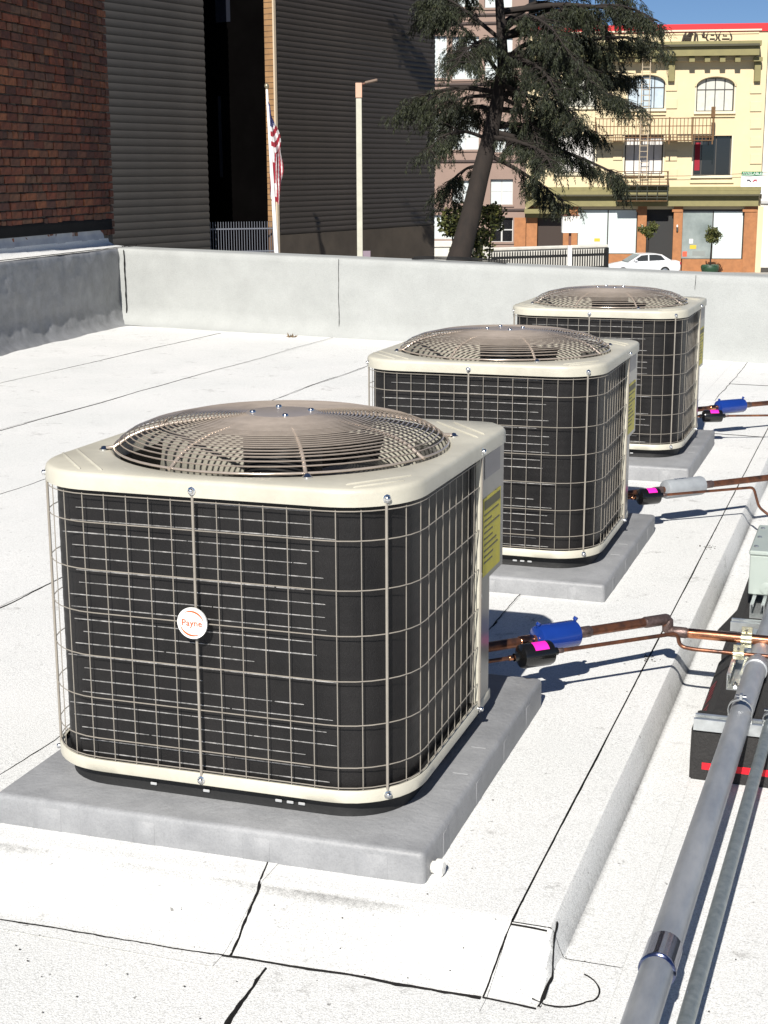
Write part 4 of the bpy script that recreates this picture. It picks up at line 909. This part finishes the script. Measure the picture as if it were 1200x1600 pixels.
slab(Yb, 'panel_frame', M_yw, 1022, 51, 1186, 53.5, -.05, -.001)
def window(par, r, arched, kind, mull, depth=.22):
    x0, x1, z0, z1 = r; wn = MB().box(x0, x1, depth, depth+.05, z0, z1).obj('window', M_frame, par)
    xs = [x0+.05]+[x0+(x1-x0)*t for t in mull]+[x1-.05]
    for a, c in zip(xs[:-1], xs[1:]): MB().box(a+.03, c-.03, depth-.012, depth-.001, z0+.06, z1-.06).obj('pane', kind, wn)
    MB().box(x0-.12, x1+.12, -.13, -.001, z0-.16, z0-.002, .01).obj('sill', M_sill, wn)
    for xa in (x0-.07, x1+.001): MB().box(xa, xa+.069, -.03, -.001, z0, z1-(.45 if arched else 0)).obj('jamb', M_sill, wn)
    if arched:                                            # spandrels that turn the square head into a low arch
        n = 14; hgt = .52; cx = (x0+x1)/2; hw = (x1-x0)/2
        for s_ in (-1, 1):
            arc = [(cx+s_*hw*math.cos(t), z1-hgt+hgt*math.sin(t)) for t in lin(0, PI/2, PI/2/n)]; poly = arc+[(cx+s_*hw, z1)]; b = MB()
            b.v = [(x, y, z) for y in (-.004, depth-.014) for x, z in poly]; k = len(poly)
            b.f = [tuple(range(k)), tuple(range(k, 2*k))[::-1]]+[(i, (i+1) % k, k+(i+1) % k, k+i) for i in range(k)]; b.mi = [0]*len(b.f); b.obj('spandrel', M_yw, wn)
        pts = [(cx+hw*1.05*math.cos(t), -.05, z1-hgt+(hgt+.08)*math.sin(t)) for t in lin(0, PI, .14)]; MB().tube(pts, .06, 6).obj('arch_moulding', M_yw, wn, 60)
        MB().box(x0+.05, x1-.05, depth-.02, depth-.0125, z1-.75, z1-.68).obj('transom', M_frame, wn)
    return wn
window(Yb, rects[0], True, mat('pale_blue_blind', (.42, .50, .56), .4, var=.15, vscale=3), (.28, .72)); window(Yb, rects[1], True, M_blind, (.25, .5, .75)); window(Yb, rects[2], True, M_blind, (.28, .72))
window(Yb, rects[3], False, M_curt, (.25, .76)); w5 = window(Yb, rects[4], False, M_glassd, (.22, .6)); window(Yb, rects[5], False, M_curt, (.3, .7))
r = rects[4]; MB().box(r[0]+.1, r[0]+.42, .19, .2, r[2]+.3, r[3]-.4).obj('red_curtain', mat('red_cloth', (.25, .005, .02), .8), w5)
for (u0, u1, vs) in ((1040, 1058, (141, 168.5, 224, 250, 278)), (1172, 1190, (145, 173, 200, 228, 255, 282)), (958, 972, (224, 249))):
    for v_ in vs: slab(Yb, 'quoin_course', M_yw, u0, v_-14, u1, v_+1.2, -.07, -.001, .012)
for (u0, u1, v_) in ((975, 1040, 178), (1080, 1148, 181), (1078, 1146, 284)): slab(Yb, 'string_course', M_yw, u0, v_, u1, v_+2, -.10, -.001)
# lower cornice and shop front
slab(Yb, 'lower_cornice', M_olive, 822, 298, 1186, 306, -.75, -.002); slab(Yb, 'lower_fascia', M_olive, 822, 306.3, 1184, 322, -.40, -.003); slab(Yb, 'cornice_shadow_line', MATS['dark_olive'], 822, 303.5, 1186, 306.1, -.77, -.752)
slab(Yb, 'cornice_lip', M_olive, 822, 292, 1188, 297.8, -.55, -.002)
for (u0, u1) in ((995, 1009), (1051, 1065), (1161, 1181), (888, 902), (822, 839)): slab(Yb, 'pilaster', M_terra, u0, 322.3, u1, 440, -.12, .3, .0, G-.1)
for (u0, u1) in ((994, 1010), (1050, 1066), (1160, 1182)): slab(Yb, 'pilaster_cap', M_terra, u0, 327, u1, 331, -.17, -.121)
for (u0, u1, v_) in ((902, 995, 397), (1065, 1161, 405)): slab(Yb, 'stall_riser', M_terra, u0+.1, v_, u1-.1, 440, -.04, .3, 0, G-.1)
slab(Yb, 'end_pilaster', M_yw, 1181.2, 322.4, 1190, 440, -.15, .3, 0, G-.1)
for (u0, um, u1, v0, v1, g0, g1) in ((902, 949.5, 995, 324, 397, M_glassp, M_glassp), (1065, 1113.5, 1161, 326, 405, M_glassg, M_glassp)):
    wn = slab(Yb, 'shop_window', M_frame, u0+.3, v0-1.5, u1-.3, v1-.3, .14, .2)
    for a, c, g in ((u0+1, um-1, g0), (um+1, u1-1, g1)): slab(wn, 'pane', g, a, v0+4.5, c, v1-1, .128, .139)
    slab(wn, 'head', M_frame, u0+.4, v0-1.2, u1-.4, v0+4, .10, .127)
    sx = um if g0 is M_glassg else 930
    for (u_, v_, w_, h_, m_) in ((1080, 377, 6, 7, M_white), (1083, 386, 10, 6, mat('yellow_poster', (.6, .4, .03), .6)), (1070, 397, 7, 8, mat('red_poster', (.6, .10, .05), .6)), (1092, 396, 20, 7, mat('grey_poster', (.22, .24, .23), .6))) if g0 is M_glassg else ((933, 375, 9, 5, MATS.get('yellow_poster') or mat('yellow_poster', (.6, .4, .03), .6)), (958, 373, 7, 5, M_white)):
        slab(wn, 'notice', m_, u_-w_/2, v_-h_/2, u_+w_/2, v_+h_/2, .118, .126)
slab(Yb, 'doorway', M_glassd, 1009.2, 322.4, 1050.8, 440, 1.2, 1.3, 0, G-.1)
slab(Yb, 'door_reveal', MATS['dark_olive'], 1009.2, 318, 1050.8, 322.3, .0, 1.2)
for u_ in (1003, 1058):
    slab(Yb, 'wall_lamp', M_frame, u_-1.5, 355, u_+1.5, 362, -.22, -.121, .02); slab(Yb, 'wall_lamp_glass', M_white, u_-1.2, 351, u_+1.2, 355, -.20, -.122, .02)
# old entry with pediment
slab(Yb, 'entry_door', mat('entry_door_dark', (.035, .022, .016), .5), 840, 341, 879, 440, .1, .2, 0, G-.1); slab(Yb, 'entry_beam', M_olive, 822, 329, 884, 340, -.35, .09)
slab(Yb, 'entry_wall', M_terra, 879.2, 341, 887.8, 440, -.1, .3, 0, G-.1)
ped = MB(); x0, zb = fac(824, 326); x1, _ = fac(884, 326); zt2 = fac(854, 303)[1]; cx = (x0+x1)/2
for s_, xa in ((1, x0), (-1, x1)):
    d = V((cx-xa, 0, zt2-zb)); q = [V((xa, 0, zb)), V((xa, 0, zb))+d*.72, V((xa, 0, zb))+d*.72+V((0, 0, .28)), V((xa-s_*.15, 0, zb+.28))]
    o = len(ped.v); ped.v += [(p.x, y, p.z) for y in (-.9, -.402) for p in q]; ped.f += [(o, o+1, o+2, o+3), (o+7, o+6, o+5, o+4)]+[(o+i, o+(i+1) % 4, o+4+(i+1) % 4, o+4+i) for i in range(4)]; ped.mi += [0]*6
ped.box(x0-.15, x1+.15, -.9, -.402, zb-.28, zb-.005); ped.obj('pediment', M_olive, Yb)
# graffiti outlines on the parapet (worn paint strokes)
gr = MB()
def stroke(pts, wd): gr.tube([(fac(u_, v_)[0], -.012, fac(u_, v_)[1]) for u_, v_ in pts], wd, 5)
def blob(cx, cy, rx, ry, wd=.05): stroke([(cx+rx*math.cos(t)*(1+.1*math.sin(3*t)), cy+ry*math.sin(t)) for t in lin(0, 2*PI, .35)], wd)
stroke([(1066, 66), (1069, 56), (1073, 50), (1082, 49), (1087, 53), (1085, 66), (1078, 65), (1080, 56), (1074, 58), (1072, 66)], .08); stroke([(1070, 63), (1077, 53), (1083, 52)], .10); stroke([(1069, 60), (1079, 61)], .14)
stroke([(1090, 65), (1089, 52), (1096, 49), (1098, 58), (1104, 59), (1105, 66), (1091, 66)], .05); stroke([(1100, 51), (1099, 57)], .08)
blob(1112, 57, 8, 9, .05); stroke([(1112, 50), (1111, 55), (1116, 55)], .04); stroke([(1109, 61), (1117, 61)], .045)
blob(1133, 57, 10, 10, .05); stroke([(1131, 50), (1130, 56), (1136, 56)], .04); stroke([(1128, 61), (1140, 61)], .045)
gr.obj('graffiti', mat('graffiti_paint', (.035, .025, .02), .8), Yb)
gr = MB(); blob(842, 48, 7, 8, .10); blob(858, 49, 7, 8, .10); blob(874, 49, 8, 8, .10); gr.obj('graffiti', mat('graffiti_white', (.6, .6, .62), .8), Yb)
# banner sign
sg = empty('property_sign', (FO.x, FO.y, 0), FA, 'white property sign with green header fixed to the yellow building', 'sign')
slab(sg, 'board', mat('sign_white', (.75, .75, .75), .5), 1156.5, 274.5, 1190.5, 303, -.32, -.12); slab(sg, 'header', mat('sign_green', (.03, .20, .08), .5), 1158.5, 268, 1190.5, 274.3, -.32, -.12)
xa, za = fac(1174.5, 271.2); text_mesh('AVAILABLE', .24, .004, mat('sign_letter', (.75, .78, .75), .5), 'lettering', sg, Matrix.Translation((xa, -.325, za)) @ FACE_NY)
for s_, m_ in ((-1, mat('logo_dark', (.05, .04, .06), .5)), (1, mat('logo_red', (.45, .03, .06), .5))):
    xa, za = fac(1174, 282); MB().tube([(xa+s_*.03, -.325, za-.10), (xa+s_*.16, -.325, za+.02), (xa+s_*.26, -.325, za+.03), (xa+s_*.30, -.325, za-.08)], [.02, .05, .05, .01], 6).obj('logo_wing', m_, sg)
# fire escape
fe2 = empty('fire_escape', (FO.x, FO.y, 0), FA, 'rusty fire escape balconies with ladders on the yellow building', 'fire escape')
M_rust = mat('rusty_gilt_iron', (.16, .085, .035), .7, metal=.2, var=.4, vscale=6); M_irond = mat('dark_green_iron', (.025, .028, .018), .6)
def balcony(u0, u1, vt, vb, m, gapx, dep=1.1):
    x0, x1 = fac(u0, vb)[0], fac(u1, vb)[0]; zb, zt3 = fac((u0+u1)/2, vb)[1], fac((u0+u1)/2, vt)[1]; n = max(2, int((x1-x0)/gapx))
    bp_ = MB().box(x0, x1, -dep-.12, -.1, zb, zb+.05).obj('platform', M_rust, fe2)
    pk = MB()
    for i in range(n+1): x = x0+(x1-x0)*i/n; pk.box(x-.02, x+.02, -dep-.12, -dep-.08, zb+.05, zt3)
    for y in (-dep*.3, -dep*.7):
        for xx in (x0, x1): pk.box(xx-.02, xx+.02, y-.02, y+.02, zb+.05, zt3)
    tag(pk.obj('balusters', m, fe2), kind='stuff')
    for z in (zt3, zb+.05+(zt3-zb)*.62, zb+.22): MB().box(x0, x1, -dep-.13, -dep-.07, z-.025, z+.025).obj('rail', m, fe2)
    for xx in (x0, x1): MB().box(xx-.025, xx+.025, -dep-.07, -.1, zt3-.025, zt3+.025).obj('rail', m, fe2)
    return x0, x1, zb, zt3
balcony(930, 1112, 186, 221, M_rust, .22); balcony(963, 1042, 268, 290, M_rust, .5); balcony(962, 1041, 290, 314, M_irond, .55)
for u_ in (930, 1000, 1044, 1080, 1111): slab(fe2, 'bracket', M_rust, u_-1, 184, u_+1, 226, -1.28, -1.23)
for v0, v1, u_ in ((92, 280, 1006),):
    xA, xB = fac(u_-6, 186)[0], fac(u_+6, 186)[0]; zA, zB = fac(u_, v1)[1], fac(u_, v0)[1]; ld = MB()
    for x in (xA, xB): ld.box(x-.025, x+.025, -1.36, -1.31, zA, zB)
    for k in range(int((zB-zA)/.33)): ld.box(xA, xB, -1.35, -1.32, zA+k*.33, zA+k*.33+.035)
    ld.obj('ladder', mat('pale_ladder', (.36, .29, .20), .6), fe2)
slab(fe2, 'drum', M_rust, 1109, 168, 1115, 184, -1.3, -1.1)
# brown building to the left
Bb = facade('brown_building', 'tall pinkish brown building with white paned windows behind the cedar')
M_bw = mat('pinkish_brown_stucco', (.27, .19, .155), .85, var=.10, vscale=1); M_pane = mat('bright_pane', (.55, .60, .60), .2, spec=.7, var=.1, vscale=1)
xb0, xb1 = fac(600, 265)[0], fac(821.5, 265)[0]; zt3 = fac(740, -120)[1]
bwins = [(672, 56, 698, 122), (706, 57, 748, 124), (757, 58, 800, 125), (672, 177, 697, 232), (706, 178, 748, 234), (773, 198, 801, 238), (766, 280, 801, 320), (674, 336, 716, 374), (706, 282, 740, 318), (766, 340, 801, 378), (672, -60, 698, 10), (706, -60, 748, 11), (757, -60, 800, 12), (640, 57, 664, 122), (610, 57, 634, 122)]
br_ = [(fac(u0, v1)[0], fac(u1, v1)[0], fac((u0+u1)/2, v1)[1], fac((u0+u1)/2, v0)[1]) for u0, v0, u1, v1 in bwins]
wall_with_holes(Bb, xb0, xb1, G-.1, zt3, br_, M_bw); MB().box(xb0, xb1-.01, .36, 14, G-.1, zt3-.1).obj('rear_block', mat('brown_building_core', (.05, .05, .05), .9), Bb)
for i, r in enumerate(br_):
    x0, x1, z0, z1 = r; wn = MB().box(x0, x1, .22, .27, z0, z1).obj('window', mat('white_sash', (.5, .5, .48), .6), Bb); nc = 2; nr_ = 3 if z1-z0 > 2 else 2
    for a in range(nc):
        for c in range(nr_): MB().box(x0+(x1-x0)*a/nc+.05, x0+(x1-x0)*(a+1)/nc-.05, .205, .219, z0+(z1-z0)*c/nr_+.04, z0+(z1-z0)*(c+1)/nr_-.04).obj('pane', M_glassd if i in (9,) else M_pane, wn)
    MB().box(x0-.08, x1+.08, -.08, -.001, z0-.12, z0-.002).obj('sill', M_bw, wn)
for v_ in (22, 35, 130, 250, 326): slab(Bb, 'band', mat('dark_band', (.07, .05, .045), .8), 600, v_, 821, v_+3, -.12, -.001)
slab(Bb, 'terracotta_panel', M_terra, 803, 340, 821, 440, -.02, -.001, 0, G-.1)
# white building to the right
Wb = facade('white_building', 'white painted building with dark base beside the yellow building')
x0 = fac(1191.5, 265)[0]; MB().box(x0, x0+14, .05, 14, fac(1195, 418)[1], fac(1195, 52)[1]).obj('wall', mat('white_stucco', (.75, .73, .68), .8, var=.05), Wb); MB().box(x0, x0+14, .03, 14, G-.1, fac(1195, 418)[1]-.002).obj('base', M_frame, Wb)
MB().box(x0, x0+14, -.1, .048, fac(1195, 318)[1], fac(1195, 314)[1]).obj('band', mat('grey_band', (.4, .4, .4), .8), Wb)
# ---------------------------------------------------------------- low white wall, fence, sign post
def placed(name, u0, u1, D0, D1, label, cat):
    a, c = at(u0, 265, D0), at(u1, 265, D1); d = V((c.x-a.x, c.y-a.y, 0)); return empty(name, (a.x, a.y, 0), math.atan2(d.y, d.x), label, cat), d.length
def zpx(v, D): return at(600, v, D).z
M_ww = mat('white_garden_wall', (.62, .60, .54), .85, var=.18, vscale=1.5)
o, L = placed('garden_wall', 660, 733, 74, 74, 'white garden wall behind the leaning cedar trunk', 'wall'); zt = zpx(383, 74); MB().box(0, L, 0, .3, G-.1, zt-.16).obj('wall', M_ww, o); MB().box(-.06, L+.06, -.08, .38, zt-.155, zt+.15, .03).obj('coping', M_ww, o)
o, L = placed('garden_wall', 769, 951, 74, 77, 'white garden wall behind the black picket fence', 'wall'); zt = zpx(387, 75.5); MB().box(0, L, 0, .3, G-.1, zt-.16).obj('wall', M_ww, o); MB().box(-.06, L+.06, -.08, .38, zt-.155, zt, .03).obj('coping', M_ww, o)
b = MB(); x0 = -.62; zb = zpx(430, 74); b.v = [(x, y, z) for y in (-.05, .3) for x, z in ((x0, G-.1), (-.01, G-.1), (-.01, zt+.1), (-.30, zt+.1))]; b.f = [(0, 1, 2, 3), (7, 6, 5, 4), (0, 4, 5, 1), (1, 5, 6, 2), (2, 6, 7, 3), (3, 7, 4, 0)]; b.mi = [0]*6; b.obj('sloped_pier', M_ww, o)
gt, L = placed('garden_gate', 733.5, 757, 74.1, 74.1, 'dark solid gate between the two white garden walls', 'gate')
gp = MB(); 
for k in range(5): MB().box(L*k/5+.01, L*(k+1)/5-.01, 0, .05, G-.1, zpx(382, 74), .005).obj('board', M_irond, gt)
pf, L = placed('picket_fence', 770, 952, 70, 73, 'black iron picket fence in front of the white garden wall', 'fence')
n = 46; ztp = zpx(396, 71.5)
pk = MB()
for k in range(n+1): x = L*k/n; pk.box(x-.028, x+.028, -.015, .015, G-.1, ztp); pk.add([(x-.028, -.015, ztp), (x+.028, -.015, ztp), (x+.028, .015, ztp), (x-.028, .015, ztp), (x, 0, ztp+.12)], [(0, 1, 4), (1, 2, 4), (2, 3, 4), (3, 0, 4)])
tag(pk.obj('pickets', M_black, pf), kind='stuff')
for v_ in (403, 424): MB().box(0, L, -.03, .03, zpx(v_, 71.5)-.06, zpx(v_, 71.5)+.06).obj('rail', M_black, pf)
for x in (L, ): MB().box(x-.07, x+.07, -.07, .07, G-.1, zpx(392, 71.5)).obj('post', M_black, pf)
sp, L = placed('box_sign_post', 893, 905, 68, 68, 'white box sign on a white post in front of the picket fence', 'sign'); s_ = 68/F_PX
MB().box(-3.2*s_, 3.2*s_, -.1, .1, G-.1, zpx(386, 68)).obj('post', M_white, sp); MB().box(-1.8*s_, 1.8*s_, -.06, .06, zpx(386, 68), zpx(366, 68)).obj('neck', mat('brown_post', (.14, .06, .04), .7), sp)
MB().box(-13*s_, 13*s_, -.25, .25, zpx(366, 68), zpx(339, 68), .02).obj('sign_box', M_white, sp); MB().box(-13.5*s_, 13.5*s_, -.27, .27, zpx(339, 68)+.002, zpx(337, 68)).obj('cap', mat('brown_cap', (.2, .1, .07), .7), sp)
# ---------------------------------------------------------------- parked car
def car():
    a, c = at(950, 265, 88.0), at(1063, 265, 88.6); d = V((c.x-a.x, c.y-a.y, 0)); L = d.length
    o = empty('parked_car', (a.x, a.y, G+.02), math.atan2(d.y, d.x), 'white four door car parked at the kerb by the orange shop front', 'car'); W2 = .86; s_ = L/4.45
    zg = zpx(436, 88)-G-.02; o.location.z = zpx(436.5, 88)
    low = [(0, .42), (.03, .60), (.25, .70), (.75, .80), (1.25, .88), (2.4, .92), (3.6, .96), (4.15, .98), (4.40, .90), (4.45, .62), (4.42, .38), (4.1, .25), (.3, .25), (.05, .32)]
    def section(poly, half, b, inset=.0):
        k = len(poly); ys = [-half, -half+.08, half-.08, half]; sc_ = [.97, 1, 1, .97]
        for y, q in zip(ys, sc_): b.v += [((x-2.2)*q*s_+2.2*s_, y*s_, (z-.6)*(q*.99 if q < 1 else 1)*s_+.6*s_) for x, z in poly]
        for j in range(3): b.f += [(j*k+i, j*k+(i+1) % k, (j+1)*k+(i+1) % k, (j+1)*k+i) for i in range(k)]
        b.f += [tuple(range(k))[::-1], tuple(range(3*k, 4*k))]; b.mi = [0]*len(b.f); return b
    Mp = mat('white_car_paint', (.68, .69, .71), .25, coat=.6)
    section(low, W2, MB()).obj('body', Mp, o, 35)
    roofp = [(1.20, .87), (1.95, 1.33), (2.3, 1.39), (2.9, 1.39), (3.3, 1.33), (3.95, .95)]; section(roofp, W2-.14, MB()).obj('roof', Mp, o, 35)
    gl = mat('car_glass', (.02, .025, .03), .06, spec=.9)
    for poly in ([(1.48, .94), (2.0, 1.28), (2.40, 1.32), (2.42, .96)], [(2.50, .96), (2.48, 1.32), (2.92, 1.32), (3.22, 1.26), (3.48, 1.0)]):
        for sd_ in (-1, 1):
            k = len(poly); b = MB(); b.v = [(x*s_, sd_*(W2-.135)*s_+dy*sd_, z*s_) for dy in (0, .012) for x, z in poly]; b.f = [tuple(range(k)), tuple(range(k, 2*k))[::-1]]+[(i, (i+1) % k, k+(i+1) % k, k+i) for i in range(k)]; b.mi = [0]*len(b.f); b.obj('side_window', gl, o)
    for (x0, z0, x1, z1, nm) in ((1.21, .89, 1.93, 1.325, 'windscreen'), (3.34, 1.325, 3.93, .975, 'rear_window')):
        dx = -.012 if nm == 'windscreen' else .012
        b = MB(); b.quad((x0*s_+dx, -.62*s_, z0*s_+.012), (x1*s_+dx, -.60*s_, z1*s_+.012), (x1*s_+dx, .60*s_, z1*s_+.012), (x0*s_+dx, .62*s_, z0*s_+.012)); b.obj(nm, gl, o)
    for x in (.85, 3.45):
        for y in (-1, 1):
            M = Matrix.Translation((x*s_, y*(W2-.10)*s_, .31*s_)) @ Matrix.Rotation(PI/2, 4, 'X'); wh = MB().lathe([(.2, -.11), (.30, -.11), (.315, -.08), (.315, .08), (.30, .11), (.2, .11)], 24, M).obj('wheel', M_black, o, 40); MB().lathe([(.001, y*-.118), (.10, y*-.120), (.20, y*-.105)], 24, M).obj('rim', M_steel, wh, 40)
    for y in (-1, 1):
        MB().box(4.22*s_, 4.47*s_, y*.70*s_-.12, y*.70*s_+.12, .70*s_, .86*s_, .02).obj('tail_light', mat('tail_red', (.35, .01, .02), .3), o); MB().box(-.01, .22*s_, y*.66*s_-.13, y*.66*s_+.13, .58*s_, .69*s_, .02).obj('headlight', M_glassp, o)
        MB().box(1.55*s_, 1.72*s_, y*(W2+.02)*s_-.06, y*(W2+.02)*s_+.06, .93*s_, 1.04*s_, .02).obj('mirror', Mp, o)
    MB().box(-.03, .05, -.7*s_, .7*s_, .30*s_, .52*s_, .02).obj('bumper', Mp, o)
car()
# ---------------------------------------------------------------- potted trees
def potted(u_, vtop, vbot, D, label, potm):
    p = at(u_, 265, D); o = empty('potted_tree', (p.x, p.y, 0), 0, label, 'potted tree', 'potted trees by the shop front'); s2 = D/F_PX; zg = G+.06; rnd = random.Random(int(u_))
    MB().lathe([(.001, zg), (10*s2, zg), (14*s2, zg+.35), (14.5*s2, zpx(418, D)-.1), (13*s2, zpx(418, D)), (11*s2, zpx(418, D)-.02), (.001, zpx(418, D)-.05)], 20).obj('pot', potm, o, 40)
    zc = (zpx(vtop, D)+zpx(vbot, D))/2; hz = (zpx(vtop, D)-zpx(vbot, D))/2
    MB().tube([(0, 0, zpx(419, D)), (.05, 0, zc-hz*.6), (-.03, 0, zc)], [.05, .04, .03], 7).obj('trunk', MATS['cedar_bark'], o)
    f = MB(); 
    for k in range(9):
        c = V((rnd.uniform(-.38, .38), rnd.uniform(-.38, .38), zc+rnd.uniform(-.6, .6)*hz)); leaf_ball(f, c, .32, .26, 90, .15, rnd)
    f.obj('crown', M_leaf, o)
potted(1116, 356, 384, 89.6, 'small round potted tree in a dark green pot before the shop window', mat('green_pot', (.02, .06, .03), .5))
potted(1016, 348, 378, 89.9, 'small potted tree standing in front of the dark doorway', mat('dark_pot', (.03, .03, .04), .6))
# ---------------------------------------------------------------- odds and ends on the roof
wd_ = empty('dry_weed', (-3.55, 8.86, zr(8.86)-.01), 0, 'tuft of dry brown leaves at the foot of the long parapet', 'weed'); b = MB(); rnd = random.Random(6)
for k in range(34):
    d = V((rnd.uniform(-1, 1), rnd.uniform(-1, 1), rnd.uniform(.1, .9))).normalized(); ln = rnd.uniform(.02, .06); q = V((rnd.uniform(-.03, .03), rnd.uniform(-.03, .03), 0)); wv = d.orthogonal().normalized()*.008
    b.add([q, q+d*ln*.5-wv, q+d*ln, q+d*ln*.5+wv], [(0, 1, 2, 3)])
b.obj('leaves', mat('dry_leaf', (.16, .11, .06), .8), wd_)
cb_ = empty('cable_bundle', (0, 0, 0), 0, 'black cable draped along the top of the long parapet', 'cable'); 
for k in range(3):
    pts = []
    for i in range(30):
        s_ = 2.95+i*.03; p = R0+FT*s_+FN*(-.10-.02*k+.01*math.sin(i*.7+k)); pts.append((p.x, p.y, .607-.011*s_+.008*k+.012*math.sin(PI*i/29)))
    MB().tube(pts, .004, 6).obj('cable', M_black, cb_)

for k, (u0, v0, u1, v1, D) in enumerate(((820, 262, 1215, 268, 84), (880, 270, 1215, 272, 83))):
    a, c = at(u0, v0, D), at(u1, v1, D); MB().tube([a+(c-a)*t+V((0, 0, -.35*math.sin(PI*t))) for t in [i/16 for i in range(17)]], .014, 5).obj('overhead_cable', M_black)
    tag([o for o in bpy.data.objects if o.name.startswith('overhead_cable')][-1], ('thin black overhead cable crossing in front of the yellow building, upper one', 'thin black overhead cable crossing in front of the yellow building, lower one')[k], 'cable', 'overhead cables across the street')

# put each root that was left at the world origin at the base of its own thing
bpy.context.view_layer.update()
for o in [o for o in COL.objects if o.type == 'EMPTY' and o.parent is None and o.location.length < 1e-6 and not o.name.startswith('condenser_unit')]:
    pts = [c.matrix_world @ Vector(q) for c in o.children_recursive for q in c.bound_box]
    zmin = min(p.z for p in pts); low = [p for p in pts if p.z < zmin+.5] if o.name == 'cedar_tree' else pts
    base = Vector((sum(p.x for p in low)/len(low), sum(p.y for p in low)/len(low), zmin))
    for c in o.children: c.matrix_parent_inverse = Matrix.Translation(-base)
    o.location = base
